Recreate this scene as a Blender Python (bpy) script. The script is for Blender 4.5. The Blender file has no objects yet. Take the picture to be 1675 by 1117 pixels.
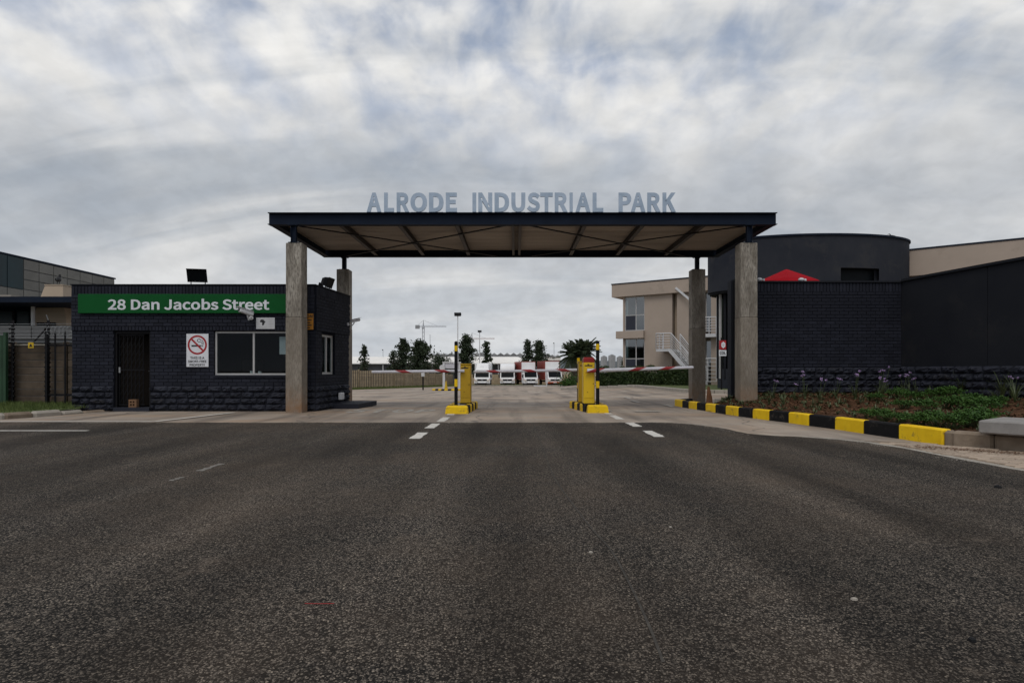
import bpy, bmesh, math, random
from mathutils import Vector, Matrix, noise as mnoise
R = math.radians
rnd = random.Random(7)
SC = bpy.context.scene
COL = SC.collection

# ------------------------------------------------------------------ camera
EYE = 1.05
cam_d = bpy.data.cameras.new('camera'); cam = bpy.data.objects.new('camera', cam_d); COL.objects.link(cam)
cam.location = (0, 0, EYE); cam.rotation_euler = (R(90), 0, 0)
cam_d.sensor_width = 36; cam_d.lens = 1000/1675*36
cam_d.shift_x = -5.5/1675; cam_d.shift_y = 46.5/1675
cam_d.clip_start = .05; cam_d.clip_end = 8000
SC.camera = cam

# ------------------------------------------------------------------ sky, sun, exposure
SUN_EL, SUN_AZ = R(58), R(200)          # azimuth clockwise from +Y
world = bpy.data.worlds.new('World'); SC.world = world; world.use_nodes = True
wn = world.node_tree; wn.nodes.clear()
def N(tree, typ, **kw):
    n = tree.nodes.new(typ)
    for k, v in kw.items():
        if k.startswith('i_'):
            n.inputs[k[2:].replace('_', ' ')].default_value = v
        else: setattr(n, k, v)
    return n
def sky():
    t = wn; L = t.links.new
    def math_(op, a, b=None, clamp=False):
        n = N(t, 'ShaderNodeMath', operation=op, use_clamp=clamp)
        for i, v in enumerate((a, b)):
            if v is None: continue
            if isinstance(v, (int, float)): n.inputs[i].default_value = v
            else: L(v, n.inputs[i])
        return n.outputs[0]
    def smooth(v, a, b):
        n = N(t, 'ShaderNodeMapRange', interpolation_type='SMOOTHSTEP'); L(v, n.inputs[0])
        n.inputs[1].default_value = a; n.inputs[2].default_value = b
        return n.outputs[0]
    def mixc(f, a, b):
        n = N(t, 'ShaderNodeMix', data_type='RGBA')
        if isinstance(f, (int, float)): n.inputs[0].default_value = f
        else: L(f, n.inputs[0])
        for i, v in ((6, a), (7, b)):
            if isinstance(v, tuple): n.inputs[i].default_value = (*v, 1)
            else: L(v, n.inputs[i])
        return n.outputs[2]
    tc = N(t, 'ShaderNodeTexCoord'); sep = N(t, 'ShaderNodeSeparateXYZ'); L(tc.outputs['Generated'], sep.inputs[0])
    zz = math_('ADD', math_('MAXIMUM', sep.outputs[2], 0.0), .42)
    px = math_('DIVIDE', sep.outputs[0], zz); py = math_('DIVIDE', sep.outputs[1], zz)
    comb = N(t, 'ShaderNodeCombineXYZ'); L(px, comb.inputs[0]); L(py, comb.inputs[1])
    def cloud(scale, rot, loc, detail, rough, dist):
        mp = N(t, 'ShaderNodeMapping'); L(comb.outputs[0], mp.inputs[0])
        mp.inputs['Scale'].default_value = (*scale, 1); mp.inputs['Rotation'].default_value = (0, 0, R(rot)); mp.inputs['Location'].default_value = (*loc, 0)
        nz = N(t, 'ShaderNodeTexNoise'); L(mp.outputs[0], nz.inputs['Vector'])
        nz.inputs['Scale'].default_value = 1; nz.inputs['Detail'].default_value = detail
        nz.inputs['Roughness'].default_value = rough; nz.inputs['Distortion'].default_value = dist
        return nz.outputs['Fac']
    st = N(t, 'ShaderNodeTexSky', sky_type='NISHITA'); st.sun_disc = False
    st.sun_elevation = SUN_EL; st.sun_rotation = SUN_AZ; st.air_density = 1.0; st.dust_density = 2.0; st.altitude = 1500
    sk = N(t, 'ShaderNodeVectorMath', operation='SCALE'); L(st.outputs[0], sk.inputs[0]); sk.inputs['Scale'].default_value = SKY_STRENGTH
    bands = cloud((7.4, 4.3), 24, (2.35, .4), 5, .5, .35)        # soft rolls of cloud running away from the street
    puffs = cloud((9.5, 9.5), 15, (4.4, 1.9), 5, .52, .3)      # soft heaps inside the rolls
    soft = cloud((1.7, 2.0), -35, (5.1, 3.3), 5, .5, .5)       # broad patches
    streak = cloud((1.1, 4.2), -24, (1.9, 7.4), 5, .52, .5)    # thin grey veils lying across
    fine = cloud((16, 15), 20, (0, 0), 5, .55, .3)
    hi = smooth(sep.outputs[2], .24, .54)                       # rolls show clearest overhead, flatten with distance
    b = smooth(math_('ADD', math_('MULTIPLY', bands, .6), math_('MULTIPLY', puffs, .4)), .35, .61)
    s = smooth(soft, .34, .66)
    dk = smooth(streak, .42, .68)
    white = (.98, .955, .91); grey = (.42, .445, .48); pale = (.66, .66, .655); slate = (.27, .315, .375)
    base = mixc(s, grey, pale)
    base = mixc(math_('MULTIPLY', dk, .6), base, slate)
    rolls = mixc(b, sk.outputs[0], white)
    rolls = mixc(math_('MULTIPLY', dk, .35), rolls, slate)
    c = mixc(math_('MULTIPLY', hi, .72), base, rolls)
    glow = smooth(sep.outputs[2], .24, .03)
    c = mixc(math_('MULTIPLY', glow, .5), c, (.60, .625, .655))
    fn = math_('ADD', math_('MULTIPLY', smooth(fine, .3, .7), .10), .95)
    sc2 = N(t, 'ShaderNodeVectorMath', operation='SCALE'); L(c, sc2.inputs[0]); L(fn, sc2.inputs['Scale'])
    bg = N(t, 'ShaderNodeBackground'); L(sc2.outputs[0], bg.inputs[0]); bg.inputs[1].default_value = 1.0
    out = N(t, 'ShaderNodeOutputWorld'); L(bg.outputs[0], out.inputs[0])
SKY_STRENGTH = .15
sky()
sun_d = bpy.data.lights.new('sun', 'SUN'); sun = bpy.data.objects.new('sun', sun_d); COL.objects.link(sun)
sun_d.energy = .9; sun_d.angle = R(25); sun_d.color = (1, .94, .86)
sdir = Vector((math.sin(SUN_AZ)*math.cos(SUN_EL), math.cos(SUN_AZ)*math.cos(SUN_EL), math.sin(SUN_EL)))
sun.rotation_euler = sdir.to_track_quat('Z', 'Y').to_euler()
sun.location = (0, -20, 40)
SC.view_settings.view_transform = 'Standard'; SC.view_settings.look = 'None'
SC.view_settings.exposure = .12; SC.view_settings.gamma = 1; SC.view_settings.use_curve_mapping = False

# ------------------------------------------------------------------ materials
MATS = {}
def mat(name, col, rough=.75, var=.18, scale=2.0, bump=.15, bscale=60., metal=0., col2=None, mixpos=(.45, .65), spec=.4, rand=0., stretch=(1, 1, 1), detail=5, chips=None):
    """plain procedural surface: two-tone noise, fine grain, bump; rand = per-object variation"""
    m = bpy.data.materials.new(name); m.use_nodes = True; t = m.node_tree; L = t.links.new
    bs = t.nodes['Principled BSDF']
    bs.inputs['Roughness'].default_value = rough; bs.inputs['Metallic'].default_value = metal
    bs.inputs['Specular IOR Level'].default_value = spec
    geo = N(t, 'ShaderNodeNewGeometry')
    mp = N(t, 'ShaderNodeMapping'); L(geo.outputs['Position'], mp.inputs[0]); mp.inputs['Scale'].default_value = stretch
    nz = N(t, 'ShaderNodeTexNoise'); L(mp.outputs[0], nz.inputs['Vector']); nz.inputs['Scale'].default_value = scale
    nz.inputs['Detail'].default_value = detail; nz.inputs['Roughness'].default_value = .6
    mr = N(t, 'ShaderNodeMapRange'); L(nz.outputs['Fac'], mr.inputs[0]); mr.inputs[1].default_value = mixpos[0]-.15; mr.inputs[2].default_value = mixpos[1]+.1
    mx = N(t, 'ShaderNodeMix', data_type='RGBA'); L(mr.outputs[0], mx.inputs[0])
    c2 = col2 if col2 else tuple(min(1, c*(1+var)) for c in col)
    c1 = col if col2 else tuple(c*(1-var) for c in col)
    mx.inputs[6].default_value = (*c1, 1); mx.inputs[7].default_value = (*c2, 1)
    out = mx.outputs[2]
    if chips:            # paint worn through / grime: colour, threshold, noise scale
        n3 = N(t, 'ShaderNodeTexNoise'); L(geo.outputs['Position'], n3.inputs['Vector']); n3.inputs['Scale'].default_value = chips[2]; n3.inputs['Detail'].default_value = 9; n3.inputs['Roughness'].default_value = .72
        r3 = N(t, 'ShaderNodeMapRange'); L(n3.outputs['Fac'], r3.inputs[0]); r3.inputs[1].default_value = chips[1]; r3.inputs[2].default_value = chips[1]+.09; r3.inputs[4].default_value = chips[3] if len(chips) > 3 else .8
        m3 = N(t, 'ShaderNodeMix', data_type='RGBA'); L(r3.outputs[0], m3.inputs[0]); L(out, m3.inputs[6]); m3.inputs[7].default_value = (*chips[0], 1); out = m3.outputs[2]
    if rand:
        oi = N(t, 'ShaderNodeObjectInfo'); m2 = N(t, 'ShaderNodeMapRange'); L(oi.outputs['Random'], m2.inputs[0])
        m2.inputs[3].default_value = 1-rand; m2.inputs[4].default_value = 1+rand
        vm = N(t, 'ShaderNodeVectorMath', operation='SCALE'); L(out, vm.inputs[0]); L(m2.outputs[0], vm.inputs['Scale']); out = vm.outputs[0]
    L(out, bs.inputs['Base Color'])
    if bump:
        n2 = N(t, 'ShaderNodeTexNoise'); L(mp.outputs[0], n2.inputs['Vector']); n2.inputs['Scale'].default_value = bscale; n2.inputs['Detail'].default_value = 4
        bp = N(t, 'ShaderNodeBump'); bp.inputs['Strength'].default_value = bump; bp.inputs['Distance'].default_value = .01
        L(n2.outputs['Fac'], bp.inputs['Height']); L(bp.outputs[0], bs.inputs['Normal'])
    MATS[name] = m
    return m

def asphalt_mat():
    m = bpy.data.materials.new('asphalt'); m.use_nodes = True; t = m.node_tree; L = t.links.new
    bs = t.nodes['Principled BSDF']; bs.inputs['Roughness'].default_value = .9; bs.inputs['Specular IOR Level'].default_value = .12
    geo = N(t, 'ShaderNodeNewGeometry'); P = geo.outputs['Position']
    vo = N(t, 'ShaderNodeTexVoronoi'); L(P, vo.inputs['Vector']); vo.inputs['Scale'].default_value = 92
    sp = N(t, 'ShaderNodeSeparateColor'); L(vo.outputs['Color'], sp.inputs[0])
    cr = N(t, 'ShaderNodeValToRGB'); L(sp.outputs[0], cr.inputs[0])
    e = cr.color_ramp.elements
    e[0].position = 0; e[0].color = (.014, .014, .014, 1); e[1].position = 1; e[1].color = (.38, .345, .29, 1)
    for p, c in ((.35, (.036, .034, .031)), (.60, (.085, .079, .071)), (.82, (.145, .134, .12)), (.95, (.22, .20, .172))):
        x = e.new(p); x.color = (*c, 1)
    vo2 = N(t, 'ShaderNodeTexVoronoi'); L(P, vo2.inputs['Vector']); vo2.inputs['Scale'].default_value = 165
    sp2 = N(t, 'ShaderNodeSeparateColor'); L(vo2.outputs['Color'], sp2.inputs[0])
    cr2 = N(t, 'ShaderNodeValToRGB'); L(sp2.outputs[1], cr2.inputs[0]); q = cr2.color_ramp.elements
    q[0].position = .2; q[0].color = (.012, .0115, .011, 1); q[1].position = 1; q[1].color = (.21, .19, .165, 1); x = q.new(.6); x.color = (.05, .047, .043, 1)
    pick = N(t, 'ShaderNodeMapRange'); L(sp.outputs[2], pick.inputs[0]); pick.inputs[1].default_value = .44; pick.inputs[2].default_value = .46
    # chips sit in dark binder
    edge = N(t, 'ShaderNodeMapRange'); L(vo.outputs['Distance'], edge.inputs[0]); edge.inputs[1].default_value = .38; edge.inputs[2].default_value = .60
    mb = N(t, 'ShaderNodeMix', data_type='RGBA'); L(edge.outputs[0], mb.inputs[0]); L(cr.outputs[0], mb.inputs[6]); mb.inputs[7].default_value = (.010, .0095, .009, 1)
    ms = N(t, 'ShaderNodeMix', data_type='RGBA'); L(pick.outputs[0], ms.inputs[0]); L(cr2.outputs[0], ms.inputs[6]); L(mb.outputs[2], ms.inputs[7]); mb = ms
    # broad wear: dusty brown patches, dark oiled wheel tracks
    n1 = N(t, 'ShaderNodeTexNoise'); L(P, n1.inputs['Vector']); n1.inputs['Scale'].default_value = .55; n1.inputs['Detail'].default_value = 7; n1.inputs['Roughness'].default_value = .65
    r1 = N(t, 'ShaderNodeMapRange'); L(n1.outputs['Fac'], r1.inputs[0]); r1.inputs[1].default_value = .42; r1.inputs[2].default_value = .72; r1.inputs[4].default_value = .38
    m1 = N(t, 'ShaderNodeMix', data_type='RGBA'); L(r1.outputs[0], m1.inputs[0]); L(mb.outputs[2], m1.inputs[6]); m1.inputs[7].default_value = (.105, .082, .062, 1)
    mp = N(t, 'ShaderNodeMapping'); L(P, mp.inputs[0]); mp.inputs['Scale'].default_value = (1.1, .16, 1); mp.inputs['Rotation'].default_value = (0, 0, R(14))
    n2 = N(t, 'ShaderNodeTexNoise'); L(mp.outputs[0], n2.inputs['Vector']); n2.inputs['Scale'].default_value = 1; n2.inputs['Detail'].default_value = 5
    r2 = N(t, 'ShaderNodeMapRange'); L(n2.outputs['Fac'], r2.inputs[0]); r2.inputs[1].default_value = .35; r2.inputs[2].default_value = .7; r2.inputs[3].default_value = .55; r2.inputs[4].default_value = 1.35
    vm = N(t, 'ShaderNodeVectorMath', operation='SCALE'); L(m1.outputs[2], vm.inputs[0]); L(r2.outputs[0], vm.inputs['Scale'])
    # small pale scuffs
    n3 = N(t, 'ShaderNodeTexNoise'); L(P, n3.inputs['Vector']); n3.inputs['Scale'].default_value = 2.6; n3.inputs['Detail'].default_value = 8; n3.inputs['Roughness'].default_value = .7
    r3 = N(t, 'ShaderNodeMapRange'); L(n3.outputs['Fac'], r3.inputs[0]); r3.inputs[1].default_value = .60; r3.inputs[2].default_value = .76; r3.inputs[4].default_value = .5
    m3 = N(t, 'ShaderNodeMix', data_type='RGBA'); L(r3.outputs[0], m3.inputs[0]); L(vm.outputs[0], m3.inputs[6]); m3.inputs[7].default_value = (.17, .145, .12, 1)
    tn = N(t, 'ShaderNodeVectorMath', operation='MULTIPLY'); L(m3.outputs[2], tn.inputs[0]); tn.inputs[1].default_value = (1.0, .93, .865); L(tn.outputs[0], bs.inputs['Base Color'])
    bp = N(t, 'ShaderNodeBump', invert=True); bp.inputs['Strength'].default_value = .75; bp.inputs['Distance'].default_value = .006
    L(vo.outputs['Distance'], bp.inputs['Height']); L(bp.outputs[0], bs.inputs['Normal'])
    MATS['asphalt'] = m
asphalt_mat()

def yard_mat(name, c1, c2, dirt, crack=True):
    m = bpy.data.materials.new(name); m.use_nodes = True; t = m.node_tree; L = t.links.new
    bs = t.nodes['Principled BSDF']; bs.inputs['Roughness'].default_value = .8
    geo = N(t, 'ShaderNodeNewGeometry'); P = geo.outputs['Position']
    def nz(scale, st=(1, 1, 1), det=6, ro=.62):
        mp = N(t, 'ShaderNodeMapping'); L(P, mp.inputs[0]); mp.inputs['Scale'].default_value = st
        n = N(t, 'ShaderNodeTexNoise'); L(mp.outputs[0], n.inputs['Vector']); n.inputs['Scale'].default_value = scale; n.inputs['Detail'].default_value = det; n.inputs['Roughness'].default_value = ro
        return n.outputs['Fac']
    def rng(v, a, b, c=0, d=1):
        r = N(t, 'ShaderNodeMapRange'); L(v, r.inputs[0])
        for i, q in enumerate((a, b, c, d)): r.inputs[i+1].default_value = q
        return r.outputs[0]
    def mix(f, a, b):
        x = N(t, 'ShaderNodeMix', data_type='RGBA'); L(f, x.inputs[0])
        for i, v in ((6, a), (7, b)):
            if isinstance(v, tuple): x.inputs[i].default_value = (*v, 1)
            else: L(v, x.inputs[i])
        return x.outputs[2]
    c = mix(rng(nz(.35), .35, .65), c1, c2)
    c = mix(rng(nz(.8, (.35, 1, 1)), .48, .72, 0, .8), c, dirt)
    c = mix(rng(nz(1.0, (1.6, .12, 1)), .48, .70, 0, .75), c, tuple(x*.42 for x in c1))     # tyre tracks
    c = mix(rng(nz(30, det=3), .5, .8, 0, .3), c, tuple(x*.5 for x in c1))
    if crack:
        v = N(t, 'ShaderNodeTexVoronoi', feature='DISTANCE_TO_EDGE'); v.inputs['Scale'].default_value = .16
        wp = N(t, 'ShaderNodeTexNoise'); L(P, wp.inputs['Vector']); wp.inputs['Scale'].default_value = 1.2
        ad = N(t, 'ShaderNodeVectorMath', operation='MULTIPLY_ADD'); L(wp.outputs['Color'], ad.inputs[0]); ad.inputs[1].default_value = (.9, .9, 0); L(P, ad.inputs[2])
        L(ad.outputs[0], v.inputs['Vector'])
        c = mix(rng(v.outputs['Distance'], .0, .006, .7, 0), c, (.05, .045, .04))
    L(c, bs.inputs['Base Color'])
    bp = N(t, 'ShaderNodeBump'); bp.inputs['Strength'].default_value = .25; bp.inputs['Distance'].default_value = .01
    L(nz(45, det=4), bp.inputs['Height']); L(bp.outputs[0], bs.inputs['Normal'])
    MATS[name] = m
yard_mat('yard_concrete', (.185, .15, .12), (.395, .335, .272), (.34, .22, .13))
yard_mat('earth', (.16, .12, .085), (.22, .165, .115), (.12, .11, .06), False)

def column_mat():
    m = bpy.data.materials.new('column_concrete'); m.use_nodes = True; t = m.node_tree; L = t.links.new
    bs = t.nodes['Principled BSDF']; bs.inputs['Roughness'].default_value = .85
    geo = N(t, 'ShaderNodeNewGeometry'); P = geo.outputs['Position']
    sp = N(t, 'ShaderNodeSeparateXYZ'); L(P, sp.inputs[0])
    def nz(scale, st=(1, 1, 1), det=6):
        mp = N(t, 'ShaderNodeMapping'); L(P, mp.inputs[0]); mp.inputs['Scale'].default_value = st
        n = N(t, 'ShaderNodeTexNoise'); L(mp.outputs[0], n.inputs['Vector']); n.inputs['Scale'].default_value = scale; n.inputs['Detail'].default_value = det; n.inputs['Roughness'].default_value = .65
        return n.outputs['Fac']
    def rng(v, a, b, c=0, d=1):
        r = N(t, 'ShaderNodeMapRange'); L(v, r.inputs[0])
        for i, q in enumerate((a, b, c, d)): r.inputs[i+1].default_value = q
        return r.outputs[0]
    def mix(f, a, b, blend='MIX'):
        x = N(t, 'ShaderNodeMix', data_type='RGBA', blend_type=blend); L(f, x.inputs[0])
        for i, v in ((6, a), (7, b)):
            if isinstance(v, tuple): x.inputs[i].default_value = (*v, 1)
            else: L(v, x.inputs[i])
        return x.outputs[2]
    c = mix(rng(nz(1.6, (1, 1, .5)), .35, .68), (.15, .13, .105), (.46, .425, .365))
    c = mix(rng(nz(9, (1, 1, .25)), .46, .68, 0, .75), c, (.125, .103, .078))
    c = mix(rng(nz(22, (2.2, 2.2, .35)), .48, .60, 0, .8), c, (.10, .087, .07))
    # second pour: slightly browner lower lift (cast separately)
    c = mix(rng(sp.outputs[2], 2.355, 2.335, 0, .5), c, (.175, .145, .112))
    c = mix(rng(sp.outputs[2], 2.34, 2.345, 0, 0), c, (.1, .1, .1))
    # splash of red soil at the foot
    ft = N(t, 'ShaderNodeMath', operation='MULTIPLY'); L(rng(sp.outputs[2], .75, .15), ft.inputs[0]); L(rng(nz(3), .35, .6), ft.inputs[1])
    c = mix(ft.outputs[0], c, (.23, .135, .075))
    L(c, bs.inputs['Base Color'])
    bp = N(t, 'ShaderNodeBump'); bp.inputs['Strength'].default_value = .8; bp.inputs['Distance'].default_value = .016
    L(nz(22, (2, 2, .4)), bp.inputs['Height']); L(bp.outputs[0], bs.inputs['Normal'])
    MATS['column_concrete'] = m
column_mat()

def glass_mat(name, tint, rough=.03, alpha=.35, gloss=(.9, .95, 1)):
    m = bpy.data.materials.new(name); m.use_nodes = True; t = m.node_tree; L = t.links.new
    t.nodes.clear()
    tr = N(t, 'ShaderNodeBsdfTransparent'); tr.inputs[0].default_value = (*tint, 1)
    gl = N(t, 'ShaderNodeBsdfGlossy'); gl.inputs['Roughness'].default_value = rough; gl.inputs[0].default_value = (*gloss, 1)
    fr = N(t, 'ShaderNodeFresnel'); fr.inputs[0].default_value = 1.5
    ad = N(t, 'ShaderNodeMath', operation='MULTIPLY_ADD'); L(fr.outputs[0], ad.inputs[0]); ad.inputs[1].default_value = 1.0; ad.inputs[2].default_value = alpha
    ge = N(t, 'ShaderNodeNewGeometry'); iv = N(t, 'ShaderNodeMath', operation='SUBTRACT'); iv.inputs[0].default_value = 1; L(ge.outputs['Backfacing'], iv.inputs[1])
    mu = N(t, 'ShaderNodeMath', operation='MULTIPLY'); L(ad.outputs[0], mu.inputs[0]); L(iv.outputs[0], mu.inputs[1]); ad = mu
    mx = N(t, 'ShaderNodeMixShader'); L(ad.outputs[0], mx.inputs[0]); L(tr.outputs[0], mx.inputs[1]); L(gl.outputs[0], mx.inputs[2])
    o = N(t, 'ShaderNodeOutputMaterial'); L(mx.outputs[0], o.inputs[0])
    MATS[name] = m
glass_mat('glass_clear', (.75, .8, .8), .02, .0, (.3, .32, .35))
glass_mat('glass_office', (.22, .27, .27), .03, .13)

mat('charcoal_brick', (.0185, .0205, .030), .75, .2, 1.2, .25, 90, rand=.20, spec=.12, chips=((.040, .040, .044), .60, 2.2, .5))
mat('charcoal_mortar', (.010, .011, .016), .9, .1, 3, .2, 80, spec=.05)
mat('charcoal_stone', (.023, .0255, .036), .7, .25, 2, .5, 50, rand=.18, spec=.15, chips=((.055, .050, .046), .60, 3, .6))
mat('charcoal_plaster', (.0125, .014, .019), .8, .2, .8, .12, 40, spec=.1, col2=(.019, .0205, .025), chips=((.027, .027, .029), .54, 1.1, .5))
mat('drum_plaster', (.019, .022, .031), .8, .3, .5, .1, 30, spec=.12, col2=(.034, .037, .045), chips=((.045, .045, .048), .53, .9, .5))
mat('navy_steel', (.012, .018, .032), .6, .2, 1.5, .05, 40, spec=.06)
mat('black_steel', (.008, .008, .010), .6, .2, 5, .05, 40, spec=.15)
mat('black_plastic', (.007, .007, .008), .6, .1, 5, .05, 40, spec=.15)
mat('roof_sheet', (.33, .28, .235), .6, .3, 1.0, .05, 30, stretch=(.3, 2.5, 1), col2=(.52, .45, .38), spec=.2)
mat('purlin_steel', (.05, .04, .035), .6, .2, 3, .05, 40)
mat('letter_aluminium', (.30, .37, .45), .36, .12, 3.0, .06, 25, metal=.85, col2=(.44, .51, .60))
mat('kerb_yellow', (.70, .44, .006), .65, .15, 6, .35, 70, col2=(.82, .55, .012), rand=.07, spec=.2, chips=((.17, .115, .05), .555, 5, .7))
mat('kerb_black', (.009, .009, .010), .7, .3, 6, .35, 70, spec=.12, chips=((.07, .06, .05), .555, 6, .7))
mat('kerb_stone', (.16, .12, .085), .85, .3, 5, .6, 30, col2=(.25, .20, .15), rand=.12)
mat('pale_concrete', (.27, .245, .21), .85, .2, 4, .35, 50, col2=(.36, .33, .285))
mat('grey_slab', (.20, .19, .18), .85, .2, 6, .4, 60, col2=(.29, .275, .26))
mat('paver', (.29, .225, .17), .85, .2, 9, .4, 70, col2=(.36, .29, .225), rand=.16)
mat('white_paint', (.48, .46, .42), .75, .1, 8, .2, 80, col2=(.66, .64, .59), chips=((.13, .12, .105), .56, 16, .8), spec=.2)
mat('worn_paint', (.13, .122, .11), .8, .1, 14, .2, 80, col2=(.26, .245, .22), chips=((.10, .09, .08), .50, 18, .9), spec=.1)
mat('cabinet_yellow', (.64, .41, .008), .42, .1, 3, .06, 60, col2=(.70, .47, .012), chips=((.20, .12, .03), .62, 7, .7))
mat('cabinet_ochre', (.40, .245, .008), .5, .14, 4, .06, 60, col2=(.47, .29, .012), chips=((.16, .10, .03), .62, 7, .7))
mat('post_black', (.007, .007, .008), .6, .2, 6, .05, 50, spec=.15)
mat('boom_white', (.55, .55, .60), .5, .12, 6, .04, 50, spec=.3)
mat('boom_red', (.27, .02, .024), .5, .15, 6, .04, 50)
mat('red_plastic', (.24, .02, .02), .5, .12, 5, .05, 50, spec=.2)
mat('sign_green', (.003, .075, .016), .55, .14, 1.2, .03, 30, spec=.12)
mat('sign_white', (.66, .68, .72), .5, .06, 6, .02, 50)
mat('sign_grey', (.50, .51, .53), .5, .08, 6, .02, 50)
mat('sign_black', (.014, .014, .016), .5, .1, 6, 0)
mat('sign_red', (.34, .014, .018), .5, .1, 6, 0)
mat('sign_orange', (.36, .15, .012), .6, .2, 6, .03, 50)
mat('white_metal', (.60, .61, .63), .45, .08, 5, .03, 50)
mat('grey_metal', (.28, .29, .30), .5, .15, 4, .05, 50)
mat('frame_aluminium', (.42, .42, .42), .45, .1, 5, .03, 50)
mat('beige_plaster', (.37, .31, .26), .9, .08, .7, .15, 50, col2=(.42, .35, .295), spec=.1, chips=((.30, .25, .21), .60, .8, .5))
mat('chimney_plaster', (.40, .32, .24), .85, .1, .8, .15, 50)
mat('blue_panel', (.022, .026, .042), .4, .15, 2, .03, 30)
mat('grey_panel', (.145, .145, .135), .6, .16, .8, .06, 20, rand=.10)
mat('teal_glass', (.006, .024, .032), .3, .3, .6, .0, 20, spec=.25)
mat('dark_glass', (.006, .008, .010), .5, .3, 1.5, 0, spec=.08)
mat('clad_grey', (.20, .205, .21), .6, .1, 1.5, .05, 30)
mat('precast_wall', (.10, .078, .06), .95, .3, 3, .35, 40, rand=.18, spec=.1)
mat('fence_tan', (.42, .34, .23), .9, .2, 2, .3, 30, rand=.1, spec=.1)
mat('green_sheet', (.018, .055, .026), .6, .25, 2, .1, 30)
mat('warn_yellow', (.55, .36, .01), .5, .1, 5, 0)
mat('dark_wood', (.012, .009, .007), .7, .3, 5, .2, 30, stretch=(6, 6, .6), spec=.15)
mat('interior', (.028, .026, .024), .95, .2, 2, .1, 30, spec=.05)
mat('brick_block', (.17, .10, .06), .9, .25, 12, .5, 60, spec=.1)
mat('cup', (.8, .8, .8), .4, .05, 5, 0)
mat('red_canvas', (.29, .005, .011), .85, .12, 2, .1, 60, spec=.06)
mat('shed_roof', (.80, .78, .74), .7, .08, .2, .03, 20, stretch=(1, .2, 1), spec=.2)
mat('shed_wall', (.10, .11, .12), .8, .2, .5, .1, 20)
mat('truck_white', (.80, .81, .82), .4, .06, 1, .02, 20, spec=.3)
mat('truck_red', (.24, .035, .022), .5, .15, 1, .03, 20)
mat('truck_orange', (.50, .09, .02), .5, .15, 3, .03, 20)
mat('tyre', (.014, .014, .014), .85, .2, 8, .3, 60)
mat('lamp_glass', (.55, .52, .45), .2, .2, 8, 0)
mat('crane_white', (.42, .44, .47), .6, .1, .2, 0)
mat('crane_red', (.36, .22, .21), .6, .1, .2, 0)
mat('hill', (.10, .12, .13), 1, .2, .01, 0)
mat('far_wall', (.36, .37, .38), .8, .15, .1, 0)
mat('rust_cone', (.15, .065, .028), .8, .3, 8, .2, 50)
mat('mulch', (.045, .022, .012), .95, .4, 8, .8, 60, col2=(.10, .052, .028), spec=.1)
mat('mulch_chip', (.065, .032, .017), .95, .4, 30, .3, 60, col2=(.19, .10, .055), spec=.1)
mat('grass', (.055, .085, .018), .8, .3, 3, 0, col2=(.10, .13, .03))
mat('turf', (.05, .075, .018), .95, .3, 4, .6, 60, col2=(.085, .10, .03))
mat('leaf_bush', (.020, .058, .010), .6, .3, 7, 0, col2=(.055, .115, .018), spec=.2)
mat('leaf_strap', (.035, .055, .020), .5, .3, 9, 0, col2=(.085, .105, .04))
mat('flower', (.42, .30, .52), .7, .15, 30, 0)
mat('leaf_hedge', (.018, .038, .010), .6, .4, 3, 0, col2=(.055, .085, .02))
mat('leaf_tree', (.012, .024, .010), .7, .4, .8, 0, col2=(.032, .05, .018))
mat('leaf_palm', (.020, .035, .013), .6, .3, 1, 0, col2=(.05, .07, .03))
mat('bark', (.06, .045, .033), .9, .3, 4, .5, 20)
mat('tar', (.030, .028, .026), .9, .3, 20, .3, 80, spec=.05, col2=(.075, .069, .061), mixpos=(.4, .55))
mat('faded_white', (.30, .285, .26), .8, .1, 9, .2, 80, col2=(.47, .45, .41), chips=((.22, .19, .16), .52, 14, .9), spec=.1)

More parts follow.
